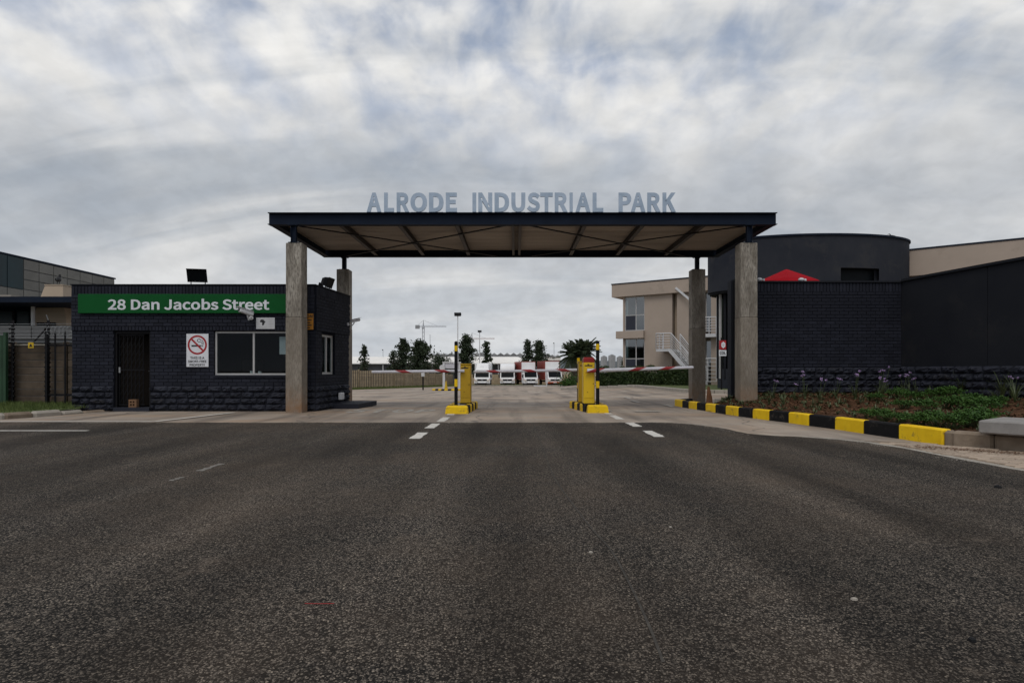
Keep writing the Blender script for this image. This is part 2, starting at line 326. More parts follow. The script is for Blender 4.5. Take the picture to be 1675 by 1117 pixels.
# ------------------------------------------------------------------ helpers
WO = {}                                        # world origin of every object
def g(x, y):                                   # yard falls gently away behind the gate, less so on the right
    s = .018*max(0, min(y, 100)-17)
    f = max(0, min(1, (7-x)/6)); b = max(0, min(1, (y-48)/22))
    return -s*(f+(1-f)*b)
def frame(ox, oy, ang, oz=0.):                 # local x along a wall, local y into it
    return Matrix.Translation((ox, oy, oz)) @ Matrix.Rotation(R(ang), 4, 'Z')
class MB:
    def __init__(s, M=None): s.v = []; s.f = []; s.mi = []; s.M = M; s.sm = False
    def pt(s, p):
        s.v.append(tuple(s.M @ Vector(p)) if s.M is not None else tuple(p)); return len(s.v)-1
    def face(s, pts, mi=0):
        s.f.append([s.pt(p) for p in pts]); s.mi.append(mi); return s
    def box(s, x0, x1, y0, y1, z0, z1, mi=0):
        i = [s.pt(p) for p in ((x0,y0,z0),(x1,y0,z0),(x1,y1,z0),(x0,y1,z0),(x0,y0,z1),(x1,y0,z1),(x1,y1,z1),(x0,y1,z1))]
        for q in ((3,2,1,0),(4,5,6,7),(0,1,5,4),(1,2,6,5),(2,3,7,6),(3,0,4,7)): s.f.append([i[k] for k in q]); s.mi.append(mi)
        return s
    def bbox(s, x0, x1, y0, y1, z0, z1, b=.01, mi=0):     # box with chamfered vertical and top edges
        b = min(b, (x1-x0)*.45, (y1-y0)*.45, (z1-z0)*.45)
        def ring(z, e, c): return [(x0+e+c,y0+e,z),(x1-e-c,y0+e,z),(x1-e,y0+e+c,z),(x1-e,y1-e-c,z),(x1-e-c,y1-e,z),(x0+e+c,y1-e,z),(x0+e,y1-e-c,z),(x0+e,y0+e+c,z)]
        rings = [ring(z0, b, b*.5), ring(z0+b, 0, b), ring(z1-b, 0, b), ring(z1, b, b*.5)]
        return s.loft([[Vector(p) for p in r] for r in rings], mi)
    def loft(s, rings, mi=0, caps=True, closed=True):
        ids = [[s.pt(p) for p in r] for r in rings]; n = len(ids[0])
        for a, b in zip(ids, ids[1:]):
            for k in range(n if closed else n-1):
                s.f.append([a[k], a[(k+1)%n], b[(k+1)%n], b[k]]); s.mi.append(mi)
        if caps: s.f.append(ids[0][::-1]); s.mi.append(mi); s.f.append(ids[-1]); s.mi.append(mi)
        return s
    def tube(s, pts, r, n=8, mi=0, caps=True):             # r: number or list of radii
        pts = [Vector(p) for p in pts]; rr = r if isinstance(r, (list, tuple)) else [r]*len(pts)
        rings = []
        for i, p in enumerate(pts):
            d = (pts[min(i+1, len(pts)-1)]-pts[max(i-1, 0)]).normalized()
            up = Vector((0,0,1)) if abs(d.z) < .9 else Vector((0,1,0))
            a = d.cross(up).normalized(); b = a.cross(d)
            rings.append([p+(a*math.cos(k*2*math.pi/n)+b*math.sin(k*2*math.pi/n))*rr[i] for k in range(n)])
        return s.loft(rings, mi, caps)
    def bar(s, p0, p1, w, h, mi=0):                        # rectangular bar between two points
        p0, p1 = Vector(p0), Vector(p1); d = (p1-p0).normalized()
        up = Vector((0,0,1)) if abs(d.z) < .95 else Vector((0,1,0))
        a = d.cross(up).normalized(); b = a.cross(d)
        return s.loft([[p+a*w/2*i+b*h/2*j for i, j in ((-1,-1),(1,-1),(1,1),(-1,1))] for p in (p0, p1)], mi)
    def prism(s, poly, y0, y1, mi=0):                      # polygon in x,z extruded along y
        return s.loft([[(x, y0, z) for x, z in poly], [(x, y1, z) for x, z in poly]], mi)
    def slab(s, poly, z0, z1, mi=0):                       # polygon in x,y extruded along z
        return s.loft([[(x, y, z0) for x, y in poly], [(x, y, z1) for x, y in poly]], mi)
    def build(s, name, m, parent=None, smooth=False, kind=None, local=False):
        """one mesh object; world coordinates unless local; a child is stored relative to its parent's origin"""
        me = bpy.data.meshes.new(name)
        if parent is not None: off = Vector((0,0,0)) if local else WO[parent]
        elif local: off = Vector((0,0,0))
        else:
            xs, ys, zs = zip(*s.v); off = Vector(((min(xs)+max(xs))/2, (min(ys)+max(ys))/2, min(zs)))
        me.from_pydata([(x-off.x, y-off.y, z-off.z) for x, y, z in s.v], [], s.f)
        ms = m if isinstance(m, (list, tuple)) else [m]
        for q in ms: me.materials.append(MATS[q])
        if len(ms) > 1: me.polygons.foreach_set('material_index', s.mi)
        if smooth: me.polygons.foreach_set('use_smooth', [True]*len(me.polygons))
        bm = bmesh.new(); bm.from_mesh(me); bmesh.ops.recalc_face_normals(bm, faces=bm.faces); bm.to_mesh(me); bm.free()
        o = bpy.data.objects.new(name, me); COL.objects.link(o)
        if parent is not None: o.parent = parent; WO[o] = WO[parent].copy()
        else: o.location = off; WO[o] = off.copy()
        if kind: o['kind'] = kind
        return o
def tag(o, label, cat, group=None):
    o['label'] = label; o['category'] = cat
    if group: o['group'] = group
    return o
def thing(name, label, cat, loc=(0,0,0), group=None):
    o = bpy.data.objects.new(name, None); COL.objects.link(o); o.location = loc; o.empty_display_size = .2
    WO[o] = Vector(loc); return tag(o, label, cat, group)
def part_of(name, me, parent, pos, rz=0., rot=None):      # a piece sharing mesh data
    o = bpy.data.objects.new(name, me); COL.objects.link(o); o.parent = parent
    o.location = Vector(pos)-WO[parent]; o.rotation_euler = rot if rot else (0, 0, rz); WO[o] = Vector(pos); return o
def copy_thing(root, loc, rz, label, scale=1.):
    r = root.copy(); COL.objects.link(r); r.location = loc; r.rotation_euler = (0, 0, rz); r.scale = (scale,)*3; r['label'] = label
    for ch in list(root.children):
        c = ch.copy(); COL.objects.link(c); c.parent = r
        for gch in list(ch.children):
            d = gch.copy(); COL.objects.link(d); d.parent = c
    return r
def mesh_only(mb, m, name):
    me = bpy.data.meshes.new(name); me.from_pydata(mb.v, [], mb.f)
    bm = bmesh.new(); bm.from_mesh(me); bmesh.ops.recalc_face_normals(bm, faces=bm.faces); bm.to_mesh(me); bm.free()
    me.materials.append(MATS[m]); return me
try: FONT = bpy.data.fonts.load(bpy.utils.system_resource('DATAFILES', path='fonts')+'/Noto Sans CJK Regular.woff2')     # sans serif that ships with Blender
except Exception: FONT = None
def text_mb(txt, M, x0, x1, z0, z1, depth, bold=0., y=0.):
    """lettering as solid geometry: glyphs stretched into the box x0..x1, z0..z1 (cap height) on plane y"""
    cu = bpy.data.curves.new('lettering', 'FONT'); cu.body = txt
    if FONT: cu.font = FONT
    cu.offset = bold; cu.resolution_u = 5; cu.extrude = .5 if depth else 0
    o = bpy.data.objects.new('lettering', cu); COL.objects.link(o)
    bpy.context.view_layer.update()
    ev = o.evaluated_get(bpy.context.evaluated_depsgraph_get()); me = bpy.data.meshes.new_from_object(ev)
    vs = [v.co.copy() for v in me.vertices]; fs = [list(p.vertices) for p in me.polygons]
    bpy.data.objects.remove(o); bpy.data.curves.remove(cu); bpy.data.meshes.remove(me)
    xa, xb = min(v.x for v in vs), max(v.x for v in vs); za, zb = min(v.y for v in vs), max(v.y for v in vs)
    mb = MB(M)
    ids = [mb.pt((x0+(v.x-xa)/(xb-xa)*(x1-x0), y-depth/2-v.z*depth, z0+(v.y-za)/(zb-za)*(z1-z0))) for v in vs]
    for f in fs: mb.f.append([ids[i] for i in f]); mb.mi.append(0)
    return mb
def ordn(i): return ['first','second','third','fourth','fifth','sixth','seventh','eighth','ninth','tenth','eleventh','twelfth','thirteenth','fourteenth','fifteenth','sixteenth','seventeenth','eighteenth','nineteenth','twentieth'][i]

# ------------------------------------------------------------------ masonry
def brick_mesh(w, h, d, m, name):
    b = .004; mb = MB()
    r0 = [(-w/2,0,-h/2),(w/2,0,-h/2),(w/2,0,h/2),(-w/2,0,h/2)]
    r1 = [(x,-d+b,z) for x,_,z in r0]; r2 = [(x*(1-2*b/w),-d,z*(1-2*b/h)) for x,_,z in r0]
    mb.loft([r0, r1, r2], caps=False); mb.face(r2)
    return mb, mesh_only(mb, m, name)
def masonry(parent, M, ang, L, z0, z1, openings=(), m='charcoal_brick', bw=.222, bh=.0745, gap=.011, budget=300, soldier=(), dep=.016, seed=1, order=None):
    """individually laid bricks on a backing wall; nearest `budget` of them are objects, the rest one mesh"""
    rg = random.Random(seed); lst = []
    ch = bh+gap; rows = []; z = z0
    def in_open(u, zc, w, h):
        for (a, b, c, d) in openings:
            if u+w/2 > a+.001 and u-w/2 < b-.001 and zc+h/2 > c+.001 and zc-h/2 < d-.001: return True
        return False
    def lay(u0, u1, zc, h):
        # clip a brick against the openings
        segs = [(u0, u1)]
        for (a, b, c, d) in openings:
            if zc+h/2 > c+.004 and zc-h/2 < d-.004:
                ns = []
                for s0, s1 in segs:
                    if s1 <= a or s0 >= b: ns.append((s0, s1)); continue
                    if s0 < a: ns.append((s0, a-.002))
                    if s1 > b: ns.append((b+.002, s1))
                segs = ns
        for s0, s1 in segs:
            if s1-s0 > .03: lst.append(((s0+s1)/2, zc, s1-s0, h))
    r = 0
    while z < z1-.02:
        sol = [s for s in soldier if abs(s[0]-z) < .03]
        if sol:
            h = sol[0][1]-z-gap; u = gap/2
            while u < L-.03:
                lay(u, min(u+bh, L), z+h/2, h); u += ch
            z = sol[0][1]; continue
        nxt = min([s[0] for s in soldier if s[0] > z+.01]+[z1]); nrow = max(1, round((nxt-z)/ch)); hh = (nxt-z)/nrow-gap
        for k in range(nrow):
            u = -(bw+gap)/2*(r % 2)+gap/2
            while u < L-.02:
                lay(max(u, .002), min(u+bw, L-.002), z+hh/2+gap/2, hh); u += bw+gap
            z += hh+gap; r += 1
    cache = {}; rest = MB(M); k = 0
    if order: lst.sort(key=order)
    for (u, zc, w, h) in lst:
        key = (round(w, 2), round(h, 3))
        if key not in cache: cache[key] = brick_mesh(w if abs(w-key[0]) < .004 else key[0], h, dep, m, 'brick')
        mbb, me = cache[key]
        dy = rg.uniform(-.0012, .0012); tw = rg.gauss(0, .004)
        if k < budget and w > .06:
            p = M @ Vector((u, dy, zc)); part_of('brick', me, parent, p, rot=(0, rg.gauss(0, .0025), R(ang)+tw)); k += 1
        else:
            base = len(rest.v)
            for q in mbb.v: rest.pt((q[0]+u, q[1]+dy, q[2]+zc))
            for f in mbb.f: rest.f.append([base+i for i in f]); rest.mi.append(0)
    if rest.v: rest.build('brickwork', m, parent, kind='stuff')
STONES = {}
def stone_mesh(w, h, var, m):
    key = (round(w, 2), round(h, 2), var)
    if key in STONES: return STONES[key]
    rg = random.Random(hash(key) & 0xffff); nx, nz = 6, 4; mb = MB(); ids = []
    for j in range(nz+1):
        for i in range(nx+1):
            e = i in (0, nx) or j in (0, nz)
            x = -w/2+w*i/nx; z = -h/2+h*j/nz
            if not e: x += rg.uniform(-.3, .3)*w/nx; z += rg.uniform(-.3, .3)*h/nz
            y = -.008 if e else -(.03+.07*rg.random()*(1-.5*abs(2*j/nz-1)))
            ids.append(mb.pt((x, y, z)))
    for j in range(nz):
        for i in range(nx):
            a = j*(nx+1)+i; mb.f.append([a, a+1, a+nx+2, a+nx+1]); mb.mi.append(0)
    mb.loft([[(-w/2,.0,-h/2),(w/2,.0,-h/2),(w/2,.0,h/2),(-w/2,.0,h/2)], [(-w/2,-.008,-h/2),(w/2,-.008,-h/2),(w/2,-.008,h/2),(-w/2,-.008,h/2)]], caps=False)
    STONES[key] = mesh_only(mb, m, 'stone'); return STONES[key]
def stones(parent, M, ang, L, z0, z1, nrow, openings=(), seed=3, m='charcoal_stone'):
    rg = random.Random(seed); h = (z1-z0)/nrow
    for r in range(nrow):
        u = 0.
        zc = z0+h*(r+.5)
        while u < L-.02:
            w = rg.choice((.30, .36, .42, .42, .24)) if not (u == 0 and r % 2) else .21
            if L-u-w < .12: w = L-u
            segs = [(u, u+w)]
            for (a, b, c, d) in openings:
                if zc > c and zc < d:
                    ns = []
                    for s0, s1 in segs:
                        if s1 <= a or s0 >= b: ns.append((s0, s1)); continue
                        if s0 < a: ns.append((s0, a))
                        if s1 > b: ns.append((b, s1))
                    segs = ns
            for s0, s1 in segs:
                if s1-s0 > .05:
                    ww = round(s1-s0-.012, 2)
                    part_of('stone', stone_mesh(ww, h-.012, rg.randrange(4), m), parent, M @ Vector(((s0+s1)/2, rg.uniform(-.004, .004), zc)), R(ang))
            u += w
def pierced(mb, L, y0, y1, z0, z1, openings, u0=0.):
    us = sorted({u0, L, *[q for o in openings for q in o[:2] if u0 < q < L]}); zs = sorted({z0, z1, *[q for o in openings for q in o[2:] if z0 < q < z1]})
    for a, b in zip(us, us[1:]):
        run = None
        for c, d in zip(zs, zs[1:]):
            hole = any(o[0] <= (a+b)/2 <= o[1] and o[2] <= (c+d)/2 <= o[3] for o in openings)
            if hole:
                if run: mb.box(a, b, y0, y1, *run); run = None
            else: run = (run[0], d) if run else (c, d)
        if run: mb.box(a, b, y0, y1, *run)
    return mb
def leaves(mb, pts, size, rg, asp=.6, up=.35):
    """small bent leaf faces at the given points"""
    for p in pts:
        s = size*rg.uniform(.6, 1.35)
        n = Vector((rg.gauss(0, 1), rg.gauss(0, 1), rg.gauss(up, .8))).normalized()
        a = n.cross(Vector((rg.gauss(0, 1), rg.gauss(0, 1), rg.gauss(0, 1)))).normalized(); b = n.cross(a)
        p = Vector(p); w = asp*s
        mb.face([p-a*s*.5, p+b*w*.5, p+a*s*.5+n*s*.12, p-b*w*.5])
    return mb

# ------------------------------------------------------------------ ground, street, yard
def grid_sheet(name, m, xs, ys, zf, kind='structure'):
    mb = MB(); n = len(xs)
    for y in ys:
        for x in xs: mb.pt((x, y, zf(x, y)))
    for j in range(len(ys)-1):
        for i in range(n-1): mb.f.append([j*n+i, j*n+i+1, (j+1)*n+i+1, (j+1)*n+i]); mb.mi.append(0)
    return mb.build(name, m, kind=kind)
def rng_(a, b, n): return [a+(b-a)*i/n for i in range(n+1)]
ground = grid_sheet('ground', 'earth', [-3000,-600,-200,-80,-40,-20,-12,-6,-2,0,1,2,3,4,5,6,7,9,14,30,80,200,600,3000], [-400,-60,0,8,12,17,20,25,30,40,50,60,70,80,90,100,140,300,1000,4000], lambda x, y: g(x, y)-.03)
# concrete yard from the street edge to the truck park
yard = grid_sheet('concrete_yard', 'yard_concrete', rng_(-16, 14, 30), [5.0]+rng_(6, 16, 10)+[17]+rng_(18, 92, 37), lambda x, y: g(x, y))
# asphalt street with a slightly ragged edge
rg = random.Random(11)
edge = [(-90, 12.0), (-30, 12.1)]
edge += [(x, 12.07+rg.uniform(-.02, .02)+.07*mnoise.noise(Vector((x*.9, 3, 0)))+.04*mnoise.noise(Vector((x*3.1, 7, 0)))) for x in rng_(-12, 3.0, 160)]
def poly_smooth(pts, n=8):
    out = []
    P = [Vector(p) for p in pts]
    for i in range(len(P)-1):
        p0, p1, p2, p3 = P[max(i-1,0)], P[i], P[i+1], P[min(i+2,len(P)-1)]
        for k in range(n):
            t = k/n
            out.append(.5*((2*p1)+(p2-p0)*t+(2*p0-5*p1+4*p2-p3)*t*t+(3*p1-p0-3*p2+p3)*t**3))
    out.append(P[-1]); return out
rim = poly_smooth([(3.05,12.05),(3.4,11.6),(3.68,10.9),(3.75,10.2),(3.95,9.75),(4.5,9.42),(4.95,8.9),(5.10,8.3),(5.13,7.7),(5.17,6.8),(5.27,6.1),(5.7,5.2),(6.6,4.5),(8.5,4.1),(12,4.0)], 7)
edge += [(p.x+rg.uniform(-.02,.02), p.y+rg.uniform(-.02,.02)) for p in rim]
edge += [(90, 4.0)]
for i in range(1, len(edge)): edge[i] = (max(edge[i][0], edge[i-1][0]+.003), edge[i][1])
mb = MB()
top = [mb.pt((x, y, .014)) for x, y in edge]; lip = [mb.pt((x, y+.002, -.02)) for x, y in edge]; near = [mb.pt((x, -60, .014)) for x, y in edge]
for i in range(len(edge)-1):
    mb.f.append([near[i], near[i+1], top[i+1], top[i]]); mb.mi.append(0)
    mb.f.append([top[i], top[i+1], lip[i+1], lip[i]]); mb.mi.append(0)
street = mb.build('asphalt_road', 'asphalt', kind='structure')
def strip(name, m, pts, parent, z):
    return MB().face([(x, y, z) for x, y in pts]).build(name, m, parent)
def rect(x0, x1, y0, y1): return [(x0, y0), (x1, y0), (x1, y1), (x0, y1)]
def rough_dash(name, m, x0, x1, y0, y1, parent, z, n=9, amp=.012):
    l = [(x0+rg.uniform(-amp, amp), y0+(y1-y0)*k/n) for k in range(n+1)]; r = [(x1+rg.uniform(-amp, amp), y0+(y1-y0)*k/n) for k in range(n+1)]
    mb = MB()
    for k in range(n): mb.face([(*l[k], z), (*r[k], z), (*r[k+1], z), (*l[k+1], z)])
    return mb.build(name, m, parent)
for y0, y1, p, z in ((9.2, 10.1, street, .018), (10.85, 11.8, street, .018), (12.4, 13.55, yard, .004), (14.2, 14.58, yard, .004)):
    rough_dash('lane_dash', 'white_paint', -1.61, -1.44, y0, y1, p, z)
for y0, y1, p, z in ((9.45, 10.4, street, .018), (11.15, 12.0, street, .018), (13.0, 14.15, yard, .004), (14.5, 14.86, yard, .004)):
    rough_dash('lane_dash', 'white_paint', 2.15, 2.32, y0, y1, p, z)
rough_dash('edge_line', 'white_paint', -14, -7.3, 12.24, 12.335, street, .018, 1, 0)
strip('edge_line', 'white_paint', [(-7.3,12.24),(-7.18,12.28),(-6.78,14.85),(-6.90,14.87)], yard, .019)
strip('edge_line', 'white_paint', rect(-13, -7.28, 10.36, 10.47), street, .018)
rough_dash('worn_dash', 'worn_paint', -3.25, -3.19, 5.7, 5.9, street, .018, 6, .02)
rough_dash('worn_dash', 'worn_paint', -3.27, -3.20, 6.25, 6.75, street, .018, 10, .02)
for i, (ch, x0, x1) in enumerate((('S',-4.25,-3.8),('T',-3.68,-3.25),('O',-3.12,-2.62),('P',-2.5,-2.08))):
    t = text_mb(ch, Matrix.Rotation(R(-90), 4, 'X'), x0, x1, 15.0, 16.3, 0, .016)
    t.v = [(x, abs(y), .006) for x, y, z in [(v[0], v[1], v[2]) for v in t.v]]
    t.build('painted_letter', 'faded_white', yard)
for (x0, x1, y0, y1) in ((2.3,2.45,15.4,16.6),(3.0,3.6,15.2,15.45),(4.4,4.55,17.2,18.4),(4.0,4.12,20,21.5),(4.3,4.42,23,24.5)):
    rough_dash('worn_dash', 'faded_white', x0, x1, y0, y1, yard, g((x0+x1)/2, y0)+.012)
# old tar joint wandering through the asphalt
tj = [Vector(((px-843)/1000*1050/(py-605), 1050/(py-605))) for px, py in ((872,693),(888,735),(905,780),(935,825),(968,868),(1000,905),(1030,960),(1062,1030),(1085,1090))]
tj = poly_smooth(tj, 5); mb = MB()
for a, b in zip(tj, tj[1:]):
    d = (b-a).normalized(); n = Vector((-d.y, d.x)); w0, w1 = .006, .006
    mb.face([(*(a-n*w0), .0165), (*(a+n*w0), .0165), (*(b+n*w1), .0165), (*(b-n*w1), .0165)])
mb.build('tar_joint', 'tar', street)
# painted parking bays on the right of the yard
for k in range(6):
    y = 24.5+k*2.3; strip('bay_line', 'faded_white', [(3.6,y),(7.4,y+.5),(7.4,y+.6),(3.6,y+.1)], yard, g(3.6, y)+.02)

# sand and grit gathered along the edge of the asphalt
mb = MB(); rg = random.Random(19)
for k in range(5200):
    if k % 2: x = rg.uniform(-11, 3.2); y = 12.0+rg.gauss(0, .10)
    else:
        i = rg.randrange(len(rim)-30); x, y = rim[i].x+rg.gauss(0, .09), rim[i].y+rg.gauss(0, .09)
    if mnoise.noise(Vector((x*1.1, y*1.1, 4))) < -.05: continue
    s_ = rg.uniform(.004, .014); a = rg.uniform(0, 6.3); mb.face([(x+s_*math.cos(a+q), y+s_*math.sin(a+q), .016+rg.random()*.004) for q in (0, 2.1, 4.2)])
tag(mb.build('edge_grit', 'pale_concrete', kind='stuff'), 'sand and grit along the edge of the asphalt', 'grit')
# ------------------------------------------------------------------ kerbs
KERB = [(5.94,8.5),(5.85,9.35),(5.74,10.1),(5.66,10.85),(5.52,11.52),(5.42,12.15),(5.28,12.75),(5.15,13.3),(5.06,13.9),(4.98,14.5),(4.92,15.07),(4.86,15.65),(4.80,16.2),(4.74,16.75),(4.70,17.25),(4.70,18.05)]
def kerb_block(mb_name, a, b, h, w, m, parent, z=0., b_=.02):
    a, b = Vector(a), Vector(b); d = (b-a); L = d.length; ang = math.degrees(math.atan2(d.y, d.x))
    mb = MB(frame(a.x, a.y, ang, z)); mb.bbox(.004, L-.004, -w, 0, -.05, h, b_)
    return mb.build(mb_name, m, parent)
kerb = bpy.data.objects.new('kerb', None); COL.objects.link(kerb); kerb.location = (*KERB[0], 0); WO[kerb] = Vector((*KERB[0], 0)); kerb['kind'] = 'structure'
for i in range(len(KERB)-1):
    kerb_block('kerb_block', KERB[i], KERB[i+1], .225-.0025*i, .16, 'kerb_yellow' if i % 2 == 0 else 'kerb_black', kerb)
tail = [(5.94,8.5),(5.985,8.40),(6.28,8.03),(6.58,7.66),(6.92,7.28),(7.3,6.92),(7.75,6.6),(8.3,6.3),(9.0,6.1),(9.8,6.0)]
for i in range(len(tail)-1):
    b = kerb_block('kerb_block', tail[i+1], tail[i], .215, .18, 'kerb_stone', kerb, b_=.035)
# turned end behind the rear column
kerb_block('kerb_block', KERB[-1], (5.3, 18.75), .18, .16, 'kerb_black', kerb)
# paved strip behind the far kerb, level with the yard
strip('paved_island', 'pale_concrete', [(4.86,15.3),(7.2,15.3),(7.2,19.6),(5.3,19.6),(5.3,18.7),(4.86,18.0)], yard, .03)
# left kerb with its verge
LK = [(-10.32,15.45),(-10.42,14.8),(-10.5,14.2),(-10.66,13.55),(-10.85,13.0),(-11.4,12.62),(-12.4,12.5),(-13.4,12.48),(-14.4,12.48)]
lkerb = bpy.data.objects.new('kerb', None); COL.objects.link(lkerb); lkerb.location = (*LK[0], 0); WO[lkerb] = Vector((*LK[0], 0)); lkerb['kind'] = 'structure'
for i in range(len(LK)-1): kerb_block('kerb_block', LK[i], LK[i+1], .03+.10*min(1, (i+.5)/2.5), .2, 'pale_concrete' if i % 3 else 'kerb_stone', lkerb, b_=.05)
LI = [(x-.16, y+.1) for x, y in LK]
mb = MB(); mb.f.append([mb.pt((x, y, .11)) for x, y in [(-11.3, 15.5)]+LI[1:]+[(-30, 12.6), (-30, 17.6), (-11.3, 17.6)]]); mb.mi.append(0)
verge = mb.build('verge', 'turf', kind='structure')
mb = MB(); rg = random.Random(5)
for k in range(9000):
    x, y = rg.uniform(-15, -10.6), rg.uniform(12.75, 17.3)
    if x > -10.75-.35*max(0, 14.6-y) and y < 15.6: continue
    if x > -11.35 and y > 15.4: continue
    h = rg.uniform(.04, .13); a = rg.uniform(0, 6.3); c, s = math.cos(a)*.008, math.sin(a)*.008; lx, ly = rg.gauss(0, .03), rg.gauss(0, .03)
    mb.face([(x-c, y-s, .1), (x+c, y+s, .1), (x+lx, y+ly, .1+h)])
tag(mb.build('grass', 'grass', kind='stuff'), 'strip of short green grass behind the left kerb', 'grass')

# ------------------------------------------------------------------ brick pavers on the right
apron = MB().face([(x, y, .008) for x, y in [(4.85,9.2),(5.93,8.7),(6.4,7.8),(7.3,6.8),(9.8,5.8),(9.8,4.0),(6.3,4.3),(5.2,5.4),(4.9,6.8)]]).build('paved_apron', 'earth', kind='structure')
def side(p, line):    # signed side of a polyline nearest segment
    best = None
    for a, b in zip(line, line[1:]):
        a, b = Vector(a), Vector(b); d = b-a; t = max(0, min(1, (Vector(p)-a).dot(d)/d.length_squared)); q = a+d*t; dist = (Vector(p)-q).length
        s = d.x*(p[1]-a.y)-d.y*(p[0]-a.x)
        if best is None or dist < best[0]: best = (dist, s)
    return best
pmb = MB(); pmb.bbox(-.098, .098, -.048, .048, -.03, .0, .006); pme = mesh_only(pmb, 'paver', 'paver')
Mp = Matrix.Rotation(R(-48), 4, 'Z'); cnt = 0; rl = [(p.x, p.y) for p in rim]; kl = KERB[1::-1]+tail[1:]
cand = []
for i in range(-80, 80):
    for j in range(-90, 90):
        p = Mp @ Vector((i*.2+(j % 2)*.1, j*.1, 0)); p += Vector((6, 7, 0))
        if not (4.9 < p.x < 9.0 and 4.4 < p.y < 8.7): continue
        d1, s1 = side(p[:2], rl); d2, s2 = side(p[:2], kl)
        if s1 > 0 and d1 > .17 and s2 < 0 and d2 > .09: cand.append((p.x/p.y, p))
cand = [c for c in cand if c[0] < .93][:300]
rg = random.Random(4)
for c, p in cand: part_of('paver', pme, apron, (p.x, p.y, .022+rg.uniform(-.004, .004)), rot=(rg.gauss(0, .012), rg.gauss(0, .012), R(-48)+rg.gauss(0, .02)))
# flush concrete edging between asphalt and pavers
em = MB(); er = rim[34:]
prev = None
for a, b in zip(er, er[1:]):
    d = (b-a).normalized(); n = Vector((-d.y, d.x))
    q = (a-n*.06, a+n*.14, b+n*.14, b-n*.06)
    em.face([(v.x, v.y, .0115) for v in q]); em.face([(q[1].x, q[1].y, .0115), (q[2].x, q[2].y, .0115), (q[2].x, q[2].y, .0), (q[1].x, q[1].y, .0)])
em.build('edging', 'pale_concrete', apron)
# dirt washed onto the pavers
mb = MB(); rg = random.Random(9)
for k in range(900):
    t = rg.random(); x = 5.35+t*1.0+rg.gauss(0, .12); y = 8.15-t*.75+rg.gauss(0, .1)
    s = rg.uniform(.006, .02); a = rg.uniform(0, 6.3); mb.face([(x+s*math.cos(a+q), y+s*math.sin(a+q), .028+rg.random()*.006) for q in (0, 2.1, 4.2)])
mb.build('soil_litter', 'mulch_chip', apron, kind='stuff')

# ------------------------------------------------------------------ guard house
GX, GY, GH = -11.27, 15.55, 3.18
gh = thing('guard_house', 'low charcoal painted brick guard house with green street sign, left of the gate', 'guard house', (-8.2, 16.6, 0))
MF = frame(GX, GY, 0); LF = 6.18
door = (1.07, 1.99, -.1, 2.03); win = (3.62, 5.62, .92, 2.03)
ANG = math.degrees(math.atan2(2.35, .21)); MS = frame(-5.09, GY, ANG); LS = 2.36
swin = (.40, 1.28, .93, 1.99)
fw = pierced(MB(MF), LF, 0, .22, 0, 2.05, [door, win])
fw.box(0, LF, -.03, .22, 2.05, GH)
front = fw.build('front_wall', 'charcoal_mortar', gh)
masonry(front, MF, 0, LF, .646, 2.05, [door, win], budget=300, seed=1, order=lambda b: -b[0])
up = MF @ Matrix.Translation((0, -.03, 0))
upper = MB(MF).box(.0, LF, -.026, .20, GH-.002, GH+.02).build('upper_wall', 'charcoal_mortar', gh)
sign_op = (.22, 5.5, 2.52, 2.93)
masonry(upper, up, 0, LF, 2.05, GH, [sign_op], budget=300, seed=2, soldier=((2.05, 2.155), (2.96, 3.18)), order=lambda b: -b[3]-(b[0] > .2)*.0)
plinth = MB(MF).box(0, 1.06, -.012, 0, .0, .64).box(2.0, LF, -.012, 0, .0, .64).build('plinth', 'charcoal_mortar', gh)
stones(plinth, MF @ Matrix.Translation((0, -.012, 0)), 0, LF, .02, .645, 4, [(1.06, 2.0, -.1, .8)])
sw = pierced(MB(MS), LS, 0, .22, 0, 2.05, [swin], u0=.0)
sw.box(0, LS, -.03, .22, 2.05, GH-.003)
sidew = sw.build('side_wall', 'charcoal_mortar', gh)
masonry(sidew, MS, ANG, LS, .646, 2.05, [swin], budget=150, seed=3)
masonry(sidew, MS @ Matrix.Translation((0, -.03, 0)), ANG, LS, 2.05, GH, [], budget=140, seed=4, soldier=((2.96, 3.18),))
stones(sidew, MS, ANG, LS, .02, .645, 4, seed=8)
mb = MB(); mb.box(GX, GX+.22, GY+.22, 18.0, 0, GH-.004).box(GX+.22, -5.25, 17.78, 18.0, 0, GH-.006)
mb.build('rear_wall', 'charcoal_plaster', gh)
MB().box(GX+.2, -5.2, GY+.2, 17.8, 2.72, 2.86).build('roof_slab', 'charcoal_plaster', gh)
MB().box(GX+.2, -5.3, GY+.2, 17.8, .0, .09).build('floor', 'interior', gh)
MB(MF).box(1.07, 1.99, -.06, .22, 0, .10).build('door_step', 'charcoal_stone', gh)
MB().slab([(-5.06,16.55),(-4.25,16.55),(-4.15,18.3),(-4.9,18.3)], 0, .13).build('side_step', 'charcoal_stone', gh)
# parapet capping
MB(MF).box(-.02, LF+.03, -.05, .24, GH+.021, GH+.045).build('coping', 'charcoal_plaster', gh)
MB(MS).box(.26, LS+.02, -.05, .24, GH-.001, GH+.043).build('coping', 'charcoal_plaster', gh)
